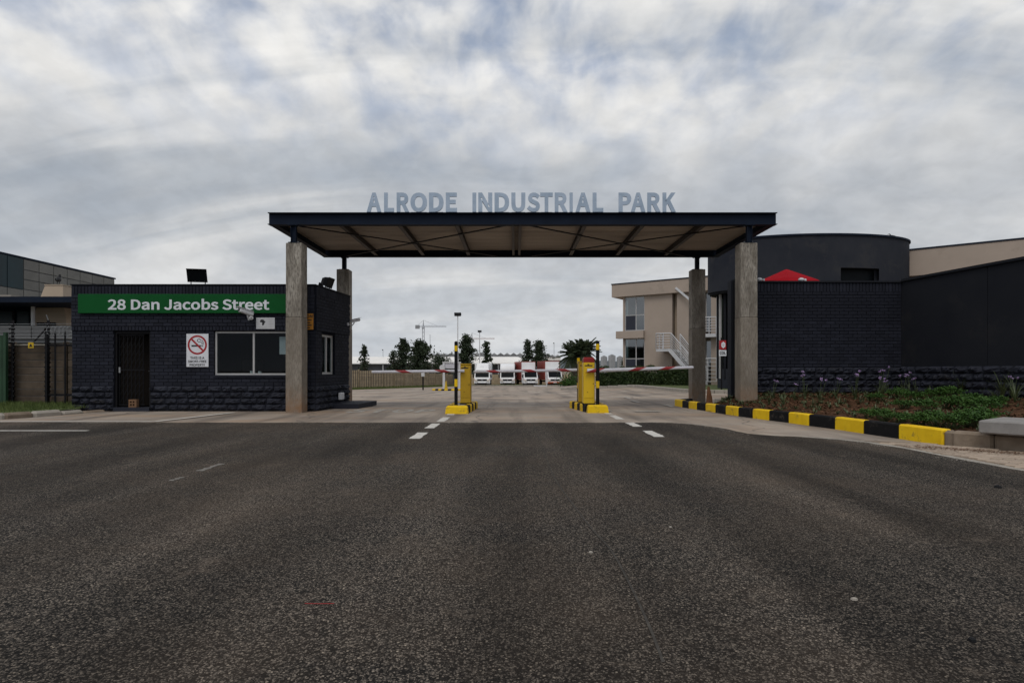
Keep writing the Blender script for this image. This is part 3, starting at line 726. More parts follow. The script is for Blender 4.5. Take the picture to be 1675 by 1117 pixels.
# front window
def window(M, o, parent, split=(), fr=.045, depth=.05, mat_f='frame_aluminium', glass='glass_clear', hs=(), y=.03):
    u0, u1, z0, z1 = o
    w = MB(M); w.box(u0, u1, y, y+depth, z0, z0+fr).box(u0, u1, y, y+depth, z1-fr, z1).box(u0, u0+fr, y, y+depth, z0+fr, z1-fr).box(u1-fr, u1, y, y+depth, z0+fr, z1-fr)
    ed = [u0+fr]
    for s in split: w.box(s-fr*.5, s+fr*.5, y+.002, y+depth-.002, z0+fr, z1-fr); ed += [s-fr*.5, s+fr*.5]
    ed.append(u1-fr); zz = [z0+fr]
    for h in hs: w.box(u0+fr, u1-fr, y+.004, y+depth-.004, h-fr*.4, h+fr*.4); zz += [h-fr*.4, h+fr*.4]
    zz.append(z1-fr)
    wo = w.build('window', mat_f, parent)
    k = 0
    for i in range(0, len(ed), 2):
        for j in range(0, len(zz), 2):
            gm = glass[k % len(glass)] if isinstance(glass, (list, tuple)) else glass; k += 1
            MB(M).box(ed[i]-.002, ed[i+1]+.002, y+depth*.4, y+depth*.55, zz[j]-.002, zz[j+1]+.002).build('pane', gm, wo)
    return wo
window(MF, win, gh, split=(4.60,))
MB(MF).box(win[0]-.02, win[1]+.02, -.045, .03, win[2]-.05, win[2]-.002).build('window_sill', 'charcoal_stone', gh)
window(MS, swin, gh, split=(.86,), fr=.06, y=.06)
tag(MB(MF).box(5.22, 5.55, .13, .134, 1.45, 1.90).build('paper_notice', 'sign_white'), 'white paper sheet behind the guard house window, beside the column', 'notice')
for i, (u, h, r) in enumerate(((4.49, .10, .032), (4.55, .085, .03), (4.70, .09, .038))):
    c = MB(MF); c.tube([(u, .15, .925), (u, .15, .925+h)], [r*.85, r], 10); c.tube([(u+r, .15, .94+h*.2), (u+r*1.7, .15, .93+h*.5), (u+r, .15, .92+h*.8)], .006, 5)
    tag(c.build('cup', 'cup'), ['leftmost white cup on the guard house window ledge', 'middle white cup on the guard house window ledge', 'white cup right of the window mullion on the ledge'][i], 'cup', 'cups on the guard house ledge')
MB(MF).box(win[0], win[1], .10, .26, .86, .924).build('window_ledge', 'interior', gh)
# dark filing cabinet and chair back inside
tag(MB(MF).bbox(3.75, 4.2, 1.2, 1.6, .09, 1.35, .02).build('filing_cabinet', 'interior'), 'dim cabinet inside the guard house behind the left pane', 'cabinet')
# door: timber leaf behind a trellis security gate
df = MB(MF); df.box(1.07, 1.12, .03, .14, .10, 2.03).box(1.94, 1.99, .03, .14, .10, 2.03).box(1.12, 1.94, .03, .14, 1.97, 2.03)
df.build('door_frame', 'black_steel', gh)
lf = MB(MF @ Matrix.Translation((1.13, .16, 0)) @ Matrix.Rotation(R(28), 4, 'Z')); lf.bbox(0, .8, 0, .04, .11, 1.96, .008); dl = lf.build('door', 'dark_wood', gh)
MB(MF @ Matrix.Translation((1.13, .16, 0)) @ Matrix.Rotation(R(28), 4, 'Z')).tube([(.7, -.03, 1.0), (.7, -.05, 1.02), (.62, -.05, 1.02)], .01, 6).build('handle', 'grey_metal', dl)
sg = MB(MF)
for k in range(7): sg.bar((1.16+k*.10, .08, .14), (1.16+k*.10, .08, 1.96), .016, .016)
for z in (.16, 1.05, 1.94): sg.bar((1.13, .075, z), (1.80, .075, z), .014, .03)
for k in range(6):
    for j in range(9):
        z = .2+j*.2; sg.bar((1.16+k*.10, .07, z), (1.26+k*.10, .07, z+.17), .006, .012)
sgo = sg.build('security_gate', 'black_steel', gh)
MB(MF).box(1.155, 1.19, .04, .065, .98, 1.12).build('lock', 'grey_metal', sgo)
hb = MB(MF); pierced(hb, 1.66, -.05, .06, .10, .30, [(1.50, 1.54, .14, .19), (1.57, 1.61, .14, .19), (1.50, 1.54, .22, .26), (1.57, 1.61, .22, .26)], u0=1.46)
tag(hb.build('hollow_brick', 'brick_block'), 'small orange hollow brick propping the guard house door', 'brick')
# white junction box on the plinth of the side wall
tag(MB(MS).bbox(1.36, 1.60, -.16, -.07, .22, .42, .015).build('junction_box', 'white_metal'), 'small white box on the stone plinth of the side wall', 'box')

# green street sign
gs = thing('street_sign', 'long green board reading 28 Dan Jacobs Street on the guard house', 'sign', (GX+2.9, GY-.1, 2.48))
MB(MF).bbox(.22, 5.52, -.115, -.048, 2.48, 2.965, .008).build('board', 'sign_green', gs)
text_mb('28 Dan Jacobs Street', MF, .98, 5.06, 2.565, 2.845, .006, .010, y=-.112).build('lettering', 'sign_white', gs)
# no smoking sign
ns = thing('no_smoking_sign', 'white smoke-free property sign with red crossed-out cigarette beside the window', 'sign', (-7.99, GY-.03, 1.12))
u0 = 2.92; uc = u0+.28
MB(MF).bbox(u0, u0+.56, -.038, -.017, 1.125, 1.965, .006).build('board', 'sign_white', ns)
zc = 1.685
def ring(M, uc, zc, r0, r1, y, n=40):
    m = MB(M)
    for k in range(n):
        a, b = 2*math.pi*k/n, 2*math.pi*(k+1)/n
        m.face([(uc+r0*math.cos(a), y, zc+r0*math.sin(a)), (uc+r1*math.cos(a), y, zc+r1*math.sin(a)), (uc+r1*math.cos(b), y, zc+r1*math.sin(b)), (uc+r0*math.cos(b), y, zc+r0*math.sin(b))])
    return m
cg = MB(MF); cg.face([(uc-.15, -.0395, zc-.045), (uc+.09, -.0395, zc-.045), (uc+.09, -.0395, zc-.005), (uc-.15, -.0395, zc-.005)])
for q in (.105, .13): cg.face([(uc+q, -.0395, zc-.045), (uc+q+.016, -.0395, zc-.045), (uc+q+.016, -.0395, zc-.005), (uc+q, -.0395, zc-.005)])
def ribbon(m, pts, w, y):
    for (a, b) in zip(pts, pts[1:]):
        a, b = Vector(a), Vector(b); d = (b-a).normalized(); n = Vector((-d.y, d.x))*w/2; e = d*w*.3
        m.face([(*(p.x, y, p.y),) for p in (a-n-e, b-n+e, b+n+e, a+n-e)])
sm = [(uc+.12, zc+.01), (uc+.12, zc+.05), (uc+.085, zc+.075), (uc+.03, zc+.07), (uc-.0, zc+.10), (uc+.01, zc+.14), (uc+.06, zc+.15), (uc+.08, zc+.12), (uc+.12, zc+.11), (uc+.15, zc+.07), (uc+.15, zc+.01)]
ribbon(cg, sm, .014, -.0395)
cg.build('cigarette', 'sign_black', ns)
rr = ring(MF, uc, zc, .20, .245, -.0405); a = math.pi*.75
rr.face([(uc+.21*math.cos(a)-.016, -.0408, zc+.21*math.sin(a)-.016), (uc-.21*math.cos(a)-.016, -.0408, zc-.21*math.sin(a)-.016), (uc-.21*math.cos(a)+.016, -.0408, zc-.21*math.sin(a)+.016), (uc+.21*math.cos(a)+.016, -.0408, zc+.21*math.sin(a)+.016)])
rr.build('red_ring', 'sign_red', ns)
for t, a, b, z in (('THIS IS A', .10, .46, 1.325), ('SMOKE-FREE', .045, .515, 1.235), ('PROPERTY', .085, .475, 1.145)):
    text_mb(t, MF, u0+a, u0+b, z, z+.062, .002, .0095, y=-.039).build('lettering', 'sign_black', ns)
# white security company board with a dark map of africa
sb = thing('security_board', 'small white board with dark continent emblem above the guard house window', 'sign', (-6.5, GY-.06, 2.09))
MB(MF).bbox(4.70, 5.175, -.062, -.047, 2.085, 2.375, .005).build('board', 'sign_grey', sb)
af = [(-.40,.28),(-.30,.44),(-.05,.50),(.12,.42),(.25,.40),(.33,.22),(.50,.16),(.44,.02),(.28,-.12),(.30,-.28),(.16,-.40),(.06,-.50),(-.04,-.46),(-.08,-.25),(-.05,-.05),(-.15,.02),(-.38,.04),(-.46,.16)]
MB(MF).face([(4.865+x*.15, -.0635, 2.25+z*.16) for x, z in af]).build('emblem', 'sign_black', sb)
tl = MB(MF)
for k in range(6): tl.face([(5.02, -.0635, 2.34-k*.04), (5.14, -.0635, 2.34-k*.04), (5.14, -.0635, 2.332-k*.04), (5.02, -.0635, 2.332-k*.04)])
for k in range(2): tl.face([(4.77, -.0635, 2.145-k*.022), (4.96, -.0635, 2.145-k*.022), (4.96, -.0635, 2.138-k*.022), (4.77, -.0635, 2.138-k*.022)])
tl.build('small_print', 'frame_aluminium', sb)
# orange caution board half hidden behind the column
ob = thing('warning_board', 'orange board with black lettering half hidden behind the front left column', 'sign', (-5.35, GY-.06, 2.08))
MB(MF).bbox(5.66, 6.15, -.06, -.046, 2.07, 2.475, .005).build('board', 'sign_orange', ob)
text_mb('ON', MF, 5.97, 6.13, 2.37, 2.45, .002, .008, y=-.061).build('lettering', 'sign_black', ob)
ol = MB(MF)
for k in range(4): ol.face([(5.76, -.0615, 2.325-k*.065), (6.11-.04*(k % 2), -.0615, 2.325-k*.065), (6.11-.04*(k % 2), -.0615, 2.298-k*.065), (5.76, -.0615, 2.298-k*.065)])
ol.build('small_print', 'sign_black', ob)

def cctv(M, u, z, label, yaw, out=.32, s=1.):
    o = thing('security_camera', label, 'camera', M @ Vector((u, -.05, z)))
    W = M @ Matrix.Translation((u, -.04, z))
    b = MB(W); b.tube([(0, -.002, -.05), (0, -.03*s, -.05)], .045*s, 10); b.tube([(0, -.03, -.05), (0, -.14*s, -.09*s), (0, -out*.6, 0)], .016*s, 6); b.build('bracket', 'white_metal', o)
    B = W @ Matrix.Translation((0, -out*.6, .05*s)) @ Matrix.Rotation(R(yaw), 4, 'Z') @ Matrix.Rotation(R(-14), 4, 'X')
    h = MB(B); h.bbox(-.045*s, .045*s, -.17*s, .12*s, -.04*s, .045*s, .015*s); ho = h.build('housing', 'white_metal', o)
    MB(B).box(-.055*s, .055*s, -.22*s, .10*s, .047*s, .055*s).build('sunshield', 'white_metal', o)
    MB(B).tube([(0, -.172*s, 0), (0, -.18*s, 0)], .028*s, 12).build('lens', 'sign_black', ho)
cctv(MF, 4.58, 2.42, 'white security camera below the green street sign', -40, .42, 1.25)
cctv(MS, 2.15, 2.42, 'white security camera on the side wall of the guard house', 50, .35)

def floodlight(loc, rz, label, s=1.):
    o = thing('floodlight', label, 'floodlight', loc, group='floodlights on the guard house roof')
    M = Matrix.Translation(loc) @ Matrix.Rotation(R(rz), 4, 'Z') @ Matrix.Scale(s, 4)
    st = MB(M); st.tube([(-.17,0,0),(-.17,0,.22),(-.17,.02,.34)], .012, 6); st.tube([(.17,0,0),(.17,0,.22),(.17,.02,.34)], .012, 6); st.tube([(-.2,0,.01),(.2,0,.01)], .012, 6); st.build('stand', 'black_steel', o)
    T = M @ Matrix.Translation((0, .02, .36)) @ Matrix.Rotation(R(20), 4, 'X')
    h = MB(T); h.loft([[(-.23,-.12,-.15),(.23,-.12,-.15),(.23,-.12,.17),(-.23,-.12,.17)], [(-.20,.02,-.13),(.20,.02,-.13),(.20,.02,.14),(-.20,.02,.14)], [(-.12,.14,-.09),(.12,.14,-.09),(.12,.14,.08),(-.12,.14,.08)]])
    h.box(-.24, .24, -.15, -.121, .17, .185).box(-.24, .24, -.135, -.121, -.165, -.15).box(-.24, -.225, -.135, -.121, -.15, .17).box(.225, .24, -.135, -.121, -.15, .17)
    ho = h.build('housing', 'black_plastic', o)
    MB(T).face([(-.2,-.1215,-.13),(.2,-.1215,-.13),(.2,-.1215,.15),(-.2,-.1215,.15)]).build('lens', 'dark_glass', ho)
    MB(T).bbox(-.08, .08, .10, .22, -.2, -.09, .01).build('control_box', 'black_plastic', o)
floodlight((-8.25, 15.9, GH-.02), 12, 'black floodlight on the guard house roof above the green sign')
floodlight((-5.15, 16.75, GH-.02), 84, 'black floodlight seen from the side beside the rear left column', .82)

# ------------------------------------------------------------------ gate canopy
CX0, CX1, CYF, CYR = -6.05, 6.40, 15.02, 19.25
cp = thing('gate_canopy', 'flat navy steel canopy spanning the gate on four posts', 'canopy', (.17, 17.1, 4.17))
def ibeam(p0, p1, z0, z1, fw=.19, m='navy_steel', name='edge_beam'):
    p0, p1 = Vector((*p0, 0)), Vector((*p1, 0)); d = p1-p0; L = d.length
    M = frame(p0.x, p0.y, math.degrees(math.atan2(d.y, d.x)))
    b = MB(M); b.box(0, L, -fw/2, fw/2, z0, z0+.016).box(0, L, -fw/2, fw/2, z1-.016, z1).box(0, L, -.006, .006, z0+.016, z1-.016)
    return b.build(name, m, cp)
ibeam((CX0, CYF), (CX1, CYF), 4.60, 4.895)
ibeam((CX0, CYR), (CX1, CYR), 4.60, 4.895)
ibeam((CX0+.1, CYF+.1), (CX0+.1, CYR-.1), 4.604, 4.89)
ibeam((CX1-.1, CYF+.1), (CX1-.1, CYR-.1), 4.604, 4.89)
for x in (-4.35, -2.88, -1.46, -.06, .12, 1.73, 3.18, 4.70):
    b = MB(); w = .05 if abs(x) > .3 else .035; b.box(x-w, x+w, CYF+.1, CYR-.1, 4.63, 4.645).box(x-.006, x+.006, CYF+.1, CYR-.1, 4.645, 4.76).box(x-w, x+w, CYF+.1, CYR-.1, 4.76, 4.775)
    b.build('rafter', 'purlin_steel', cp)
for a, b_ in (((-5.45, CYF+.1), (-.6, CYR-.1)), ((-5.3, CYR-.1), (-.25, CYF+.1)), ((.35, CYF+.1), (5.3, CYR-.1)), ((.5, CYR-.1), (5.75, CYF+.1))):
    MB().bar((*a, 4.615), (*b_, 4.615), .06, .022).build('brace', 'black_steel', cp)
cs = MB(); n = 24; rows = []
for k in range(n):
    y = CYF+.12; p = (CYR-CYF-.24)/n
    for f, z in ((0, 4.79), (.62, 4.79), (.68, 4.838), (.94, 4.838), (1., 4.79)):
        rows.append([(CX0+.12, y+(k+f)*p-(.001 if f == 1. else 0), z), (CX1-.12, y+(k+f)*p-(.001 if f == 1. else 0), z)])
cs.loft(rows, caps=False, closed=False); cs.build('roof_sheeting', 'roof_sheet', cp)
MB().box(CX0+.05, CX1-.05, CYF+.1, CYR-.1, 4.845, 4.88).build('roof_top', 'navy_steel', cp)
COLS = ((-5.64, -5.24, 15.0, 4.17, 'front left'), (5.53, 5.95, 15.0, 4.17, 'front right'), (-5.58, -5.19, 19.05, 4.19, 'rear left'), (5.51, 5.93, 19.05, 4.19, 'rear right'))
for (x0, x1, y, h, nm) in COLS:
    xc = (x0+x1)/2
    post = MB(); py = CYF if y < 17 else CYR; post.box(xc-.06, xc+.06, py-.005, py+.005, h, 4.60).box(xc-.06, xc-.05, py-.06, py+.06, h, 4.6).box(xc+.05, xc+.06, py-.06, py+.06, h, 4.6)
    post.box(xc-.14, xc+.14, py-.1 if y > 17 else py-.015, py+.12, h+.001, h+.02).box(xc-.12, xc+.12, py-.09, py+.09, 4.585, 4.5995)
    po = post.build('post', 'navy_steel', cp)
    for sx in (-.1, .1):
        for sz in (h+.02, 4.565): MB().tube([(xc+sx, py-.0+.04, sz), (xc+sx, py+.04, sz+.02)], .014, 6).build('bolt', 'grey_metal', po)
    c = thing('concrete_column', {'front left': 'square concrete column standing in front of the guard house', 'front right': 'square concrete column at the edge of the planting bed', 'rear left': 'square concrete column rising behind the guard house', 'rear right': 'square concrete column standing behind the striped kerb and booms'}[nm], 'column', (xc, y+.2, 0), group='concrete columns of the gate')
    z0 = -.05
    MB().bbox(x0, x1, y, y+.41, z0, 2.34, .012).build('lower_lift', 'column_concrete', c)
    MB().bbox(x0+.004, x1-.004, y+.004, y+.406, 2.342, h, .012).build('upper_lift', 'column_concrete', c)
LET = [('A',600.7,624.4),('L',629,645.1),('R',649.5,670),('O',671.9,699),('D',702.1,726),('E',729.6,747.9),('I',773,779.2),('N',782.5,805.4),('D',809,833),('U',836.4,859.3),('S',862,883),('T',883.5,904),('R',907.2,928.1),('I',931.4,936.6),('A',941,965.5),('L',969,986.4),('P',1011.4,1032),('A',1031.3,1055),('R',1058.2,1079.7),('K',1083.2,1104.6)]
ls = thing('letter_sign', 'raised metal letters ALRODE INDUSTRIAL PARK standing on the canopy edge', 'sign', (.14, CYF, 4.9))
for ch, a, b in LET:
    x0, x1 = (a-843)*CYF/1000, (b-843)*CYF/1000
    lo = text_mb(ch, Matrix.Translation((0, CYF-.02, 0)), x0, x1, 4.913, 5.385, .04, .016).build('letter', 'letter_aluminium', ls)
    MB().box(x0+.01, x1-.01, CYF-.05, CYF+.05, 4.896, 4.912).build('mounting_foot', 'black_steel', lo)

# ------------------------------------------------------------------ boom barriers
def island(fl, fr, bl, br, label, n, stripe_side):
    o = thing('barrier_island', label, 'kerb island', ((fl[0]+fr[0])/2, fl[1], 0), group='striped islands under the booms')
    h = .19; F = [Vector((*p, 0)) for p in (fl, fr, br, bl)]
    # raised infill
    cx = sum((p.x for p in F))/4; cy = sum((p.y for p in F))/4
    MB().slab([(p.x+(cx-p.x)*.2, p.y+(cy-p.y)*.05) for p in F], 0, h-.02).build('infill', 'grey_slab', o)
    # nose block in front, then alternating blocks along both sides
    nose = MB(); w = fr[0]-fl[0]
    nose.loft([[(fl[0]-.02, fl[1], 0), (fr[0]+.02, fl[1], 0), (fr[0]+.02, fl[1]+.28, 0), (fl[0]-.02, fl[1]+.28, 0)],
               [(fl[0], fl[1]+.02, h*.8), (fr[0], fl[1]+.02, h*.8), (fr[0], fl[1]+.28, h*.8), (fl[0], fl[1]+.28, h*.8)],
               [(fl[0]+.03, fl[1]+.06, h), (fr[0]-.03, fl[1]+.06, h), (fr[0]-.03, fl[1]+.28, h), (fl[0]+.03, fl[1]+.28, h)]])
    nose.build('nose_block', 'kerb_yellow', o)
    for s, (a, b) in ((1, (fr, br)), (-1, (fl, bl))):
        a = Vector(a); b = Vector(b); d = b-a; st = a+d*(.285/d.length)
        for k in range(n):
            p = st+(b-st)*(k/n); q = st+(b-st)*((k+1)/n); dd = (q-p).normalized(); nn = Vector((-dd.y, dd.x))*s*.13
            mb = MB(); e = dd*.004; r0 = [p+e, q-e, q-e+nn, p+e+nn]
            mb.loft([[(v.x, v.y, 0) for v in r0], [(v.x, v.y, h*.82) for v in r0], [(v.x+nn.x*.12*(1 if i < 2 else -1), v.y, h) for i, v in enumerate(r0)]])
            mb.build('kerb_block', 'kerb_black' if k % 2 == 0 else 'kerb_yellow', o)
    bk = MB(); bk.box(bl[0]+.14, br[0]-.14, bl[1]-.14, bl[1], 0, h); bk.build('kerb_block', 'kerb_yellow', o)
island((-1.66,14.6), (-1.15,14.6), (-1.66,16.75), (-1.03,16.75), 'yellow and black kerb island under the left boom barrier', 6, 1)
island((1.78,14.9), (2.26,14.9), (1.50,16.95), (2.26,16.95), 'yellow and black kerb island under the right boom barriers', 6, -1)
def post(x, y, r, bands, label):
    o = thing('striped_post', label, 'bollard', (x, y, .17), group='striped posts on the boom islands')
    z = .165
    for (z1, m) in bands:
        MB().tube([(x, y, z+.0005), (x, y, z1)], r, 16).build('band', m, o, smooth=False); z = z1
    MB().tube([(x, y, z), (x, y, z+.012), (x, y, z+.02)], [r, r*.85, r*.3], 16).build('cap', 'post_black', o)
post(-1.455, 15.0, .042, ((.64,'post_black'),(.825,'kerb_yellow'),(1.51,'post_black'),(1.645,'kerb_yellow'),(1.73,'post_black')), 'tall black and yellow post in front of the left boom barrier')
post(2.06, 15.3, .044, ((.60,'post_black'),(.77,'kerb_yellow'),(1.55,'post_black'),(1.70,'kerb_yellow'),(1.76,'post_black')), 'tall black and yellow post right of the red hooded barrier')
post(1.73, 16.75, .040, ((.55,'post_black'),(.70,'kerb_yellow'),(1.22,'post_black'),(1.38,'kerb_yellow')), 'short black and yellow post behind the right boom barriers')
def cabinet(x0, x1, y0, y1, z1, m, label, red=False, z0=.17):
    o = thing('boom_barrier', label, 'barrier', ((x0+x1)/2, (y0+y1)/2, z0), group='yellow boom barriers')
    MB().box(x0-.015, x1+.015, y0-.015, y1+.015, z0, z0+.03).build('base_plate', 'black_steel', o)
    MB().bbox(x0, x1, y0, y1, z0+.03, z1, .012).build('body', m, o)
    d = MB(); d.bbox(x0+.012, x1-.012, y0-.008, y0+.01, z0+.17, z1-.10, .004); do = d.build('door', m, o)
    MB().tube([(x1-.04, y0-.009, (z0+z1)/2), (x1-.04, y0-.016, (z0+z1)/2)], .012, 10).build('lock', 'black_steel', do)
    MB().tube([(x0+.10, y0-.009, z0+.32), (x0+.10, y0-.014, z0+.32)], .010, 8).build('lock', 'black_steel', do)
    lb = MB(); lb.box(x0+.03, x1-.06, y0-.0095, y0-.006, z1-.095, z1-.07).box(x0+.10, x0+.14, y0-.0095, y0-.006, z1-.06, z1-.04)
    lb.build('label_print', 'sign_black', o)
    if red:
        rc = MB(); rc.loft([[(x0+.004,y0+.004,z1),(x1-.004,y0+.004,z1),(x1-.004,y1-.004,z1),(x0+.004,y1-.004,z1)], [(x0+.008,y0+.01,z1+.09),(x1-.008,y0+.01,z1+.09),(x1-.008,y1-.01,z1+.09),(x0+.008,y1-.01,z1+.09)], [(x0+.03,y0+.05,z1+.13),(x1-.03,y0+.05,z1+.13),(x1-.03,y1-.05,z1+.13),(x0+.03,y1-.05,z1+.13)]])
        rc.build('red_hood', 'red_plastic', o)
    else:
        MB().bbox(x0-.01, x1+.01, y0-.015, y1+.01, z1+.0005, z1+.03, .01).build('lid', m, o)
    return o
cabL = cabinet(-1.41, -1.145, 15.65, 16.0, 1.18, 'cabinet_ochre', 'ochre boom barrier on the left island, arm reaching towards the guard house')
cabR = cabinet(1.715, 2.0, 15.4, 15.75, 1.24, 'cabinet_yellow', 'bright yellow boom barrier with red hood, arm reaching right', True)
cabM = cabinet(1.68, 1.93, 16.2, 16.5, 1.25, 'cabinet_ochre', 'ochre boom barrier behind the red hooded one, arm lying between the islands')
def boom(o, p0, p1, stripes, r0=.062, r1=.036):
    p0, p1 = Vector(p0), Vector(p1); L = (p1-p0).length; d = (p1-p0).normalized()
    up = Vector((0,0,1)); b = d.cross(up).normalized(); n = 16
    def ringat(t, slant, q=1.):                 # slanted rings give the diagonal stripes
        r = (r0+(r1-r0)*t/L)*q
        return [p0+d*(t+slant*math.sin(2*math.pi*k/n)*r*2.6)+(b*math.cos(2*math.pi*k/n)*.8+up*math.sin(2*math.pi*k/n))*r for k in range(n)]
    arm = MB().loft([ringat(0, 0), ringat(L-.03, 0), ringat(L, 0, .8)]).build('boom_arm', 'boom_white', o)
    for t in stripes: MB().loft([ringat(t-.13, 1, 1.03), ringat(t+.13, 1, 1.03)]).build('red_band', 'boom_red', arm)
    s = 1 if d.x > 0 else -1
    MB().tube([p0+d*.06-b*.02*s, p0+d*.06-b*.16*s], .035, 10).build('pivot', 'black_steel', arm)
boom(cabL, (-1.30,15.58,1.025), (-3.66,15.58,1.0), (.55,1.55), .038, .034)
boom(cabM, (1.62,16.1,1.05), (-1.10,16.1,1.0), (.35,1.25,2.2), .038, .034)
boom(cabR, (1.80,15.32,1.03), (4.46,15.32,1.115), (.2,1.25,2.0), .05, .034)
# rusty cone and pale drain cover behind the far kerb
cn = thing('traffic_cone', 'rusty brown cone beside the rear right column', 'cone', (5.36, 16.9, .03))
MB().bbox(5.2, 5.52, 16.74, 17.06, .03, .06, .01).build('base', 'rust_cone', cn)
MB().tube([(5.36,16.9,.06),(5.36,16.9,.3),(5.34,16.9,.56),(5.34,16.9,.6)], [.105,.075,.035,.015], 14).build('cone_body', 'rust_cone', cn)
dc = MB(); dc.loft([[(5.62,17.2,.03),(6.05,17.2,.03),(6.0,17.6,.03),(5.66,17.6,.03)], [(5.7,17.25,.22),(5.98,17.25,.22),(5.95,17.55,.22),(5.72,17.55,.22)]])
tag(dc.build('concrete_block', 'pale_concrete'), 'pale concrete block between the cone and the front right column', 'block')

# ------------------------------------------------------------------ right boundary wall
BW = thing('boundary_wall', 'dark charcoal brick boundary wall behind the planting bed', 'wall', (8, 15.95, 0))
MW = frame(5.86, 15.9, 0); LW = 4.17
bw = MB(MW).box(0, LW, 0, .22, 0, 3.32).build('wall', 'charcoal_mortar', BW)
masonry(bw, MW, 0, LW, 1.12, 3.32, [], budget=300, seed=21, soldier=((3.08, 3.32),), order=lambda b: -b[3]+b[0]*.0)
stones(bw, MW, 0, LW, .45, 1.115, 4, seed=22)
MB(MW).box(-.03, LW+.02, -.05, .26, 3.32, 3.36).build('coping', 'charcoal_plaster', BW)
A2 = math.degrees(math.atan2(-3.2, .54)); MW2 = frame(10.03, 15.9, A2); LW2 = 8.5
BW2 = thing('plastered_wall', 'smooth charcoal plastered wall with stone plinth at the right edge', 'wall', (10.5, 13, 0))
pw = MB(MW2); pts = 0
for a, b in ((0, 2.415), (2.43, 5.0), (5.015, LW2)): pw.box(a, b, 0, .22, 0, 3.34)
pw.box(0, LW2, .012, .2, 0, 3.33)
pwo = pw.build('wall', 'charcoal_plaster', BW2)
stones(pwo, MW2, A2, LW2-3, .45, 1.14, 4, seed=25)
MB(MW2).box(.06, LW2, -.05, .27, 3.341, 3.40).build('coping', 'charcoal_plaster', BW2)
# dark gate pier behind the front right column
pr = thing('gate_pier', 'dark charcoal pier just left of the front right column', 'pier', (7.0, 19.2, 0))
MB().box(6.87, 7.35, 18.6, 19.6, 0, 3.9).build('shaft', 'charcoal_plaster', pr)
MB().box(6.81, 6.869, 19.3, 19.62, 0, 3.88).build('side_fin', 'drum_plaster', pr)
tag(MB().box(6.3, 6.72, 18.4, 18.9, .03, .075).build('threshold_slab', 'white_paint'), 'pale slab on the ground at the foot of the dark pier', 'slab')

# ------------------------------------------------------------------ curved drum building
db = thing('drum_building', 'curved dark grey office building behind the boundary wall', 'building', (15.2, 31.9, 0))
DC = (15.2, 31.9); DH = 7.5
def ell(rx, rz, z, n=72, a0=0, a1=2*math.pi): return [(DC[0]+rx*math.cos(a0+(a1-a0)*k/n), DC[1]+rz*math.sin(a0+(a1-a0)*k/n), z) for k in range(n+1)]
def shell(name, rx, rz, z0, z1, m, a0, a1, n=48, thick=.25, slope=0):
    mb = MB(); o0, o1 = ell(rx, rz, z0, n, a0, a1), ell(rx, rz, z1, n, a0, a1); i0, i1 = ell(rx-thick, rz-thick, z0, n, a0, a1), ell(rx-thick, rz-thick, z1, n, a0, a1)
    for k in range(n):
        mb.face([o0[k], o0[k+1], o1[k+1], o1[k]]); mb.face([i0[k], i1[k], i1[k+1], i0[k+1]]); mb.face([o1[k], o1[k+1], i1[k+1], i1[k]]); mb.face([o0[k], i0[k], i0[k+1], o0[k+1]])
    return mb.build(name, m, db)
T = 2*math.pi
shell('fascia', 5.1, 2.6, 5.95, DH, 'drum_plaster', 0, T, 96)
shell('fascia', 5.1, 2.6, 5.05, 5.949, 'drum_plaster', 0, math.pi*1.525, 60)
shell('fascia', 5.1, 2.6, 5.05, 5.949, 'drum_plaster', math.pi*1.657, T, 30)
shell('wall', 5.1, 2.6, 4.45, 5.049, 'drum_plaster', math.pi*1.601, math.pi*1.7815, 12)
shell('glazing', 4.75, 2.25, 5.05, 5.94, 'dark_glass', math.pi*1.50, math.pi*1.68, 12, .04)
cpo = shell('coping', 5.16, 2.66, DH+.002, DH+.09, 'navy_steel', 0, T, 96, .35)
mb = MB(); mb.slab([p[:2] for p in ell(4.9, 2.4, 0, 48)[:-1]], DH-.5, DH-.4); mb.build('roof', 'grey_metal', db)
shell('soffit', 5.0, 2.5, 4.95, 5.049, 'charcoal_plaster', 0, T, 64, 1.2)
# wall below the fascia, set back on the left with tall glazing, opening on the right
shell('wall', 5.1, 2.6, 0, 5.049, 'drum_plaster', math.pi*1.22, math.pi*1.60, 32)
shell('wall', 5.1, 2.6, 0, 4.449, 'drum_plaster', math.pi*1.602, math.pi*1.78, 16)
shell('wall', 5.1, 2.6, 0, 5.049, 'drum_plaster', math.pi*1.782, math.pi*1.98, 16)
gw = shell('glazing', 4.55, 2.15, .6, 5.0, 'glass_office', math.pi*.9, math.pi*1.30, 10, .04)
shell('sill_wall', 4.6, 2.2, 0, 1.1, 'drum_plaster', math.pi*.9, math.pi*1.30, 16)
for k in range(7):
    a = math.pi*(.93+.05*k); x, y = DC[0]+4.6*math.cos(a), DC[1]+2.2*math.sin(a)
    MB().box(x-.05, x+.05, y-.05, y+.05, .6, 5.0).build('mullion', 'charcoal_plaster' if k % 2 else 'frame_aluminium', gw)
MB().box(11.2, 19.2, 31.5, 33, 0, 4.9).build('core', 'charcoal_plaster', db)
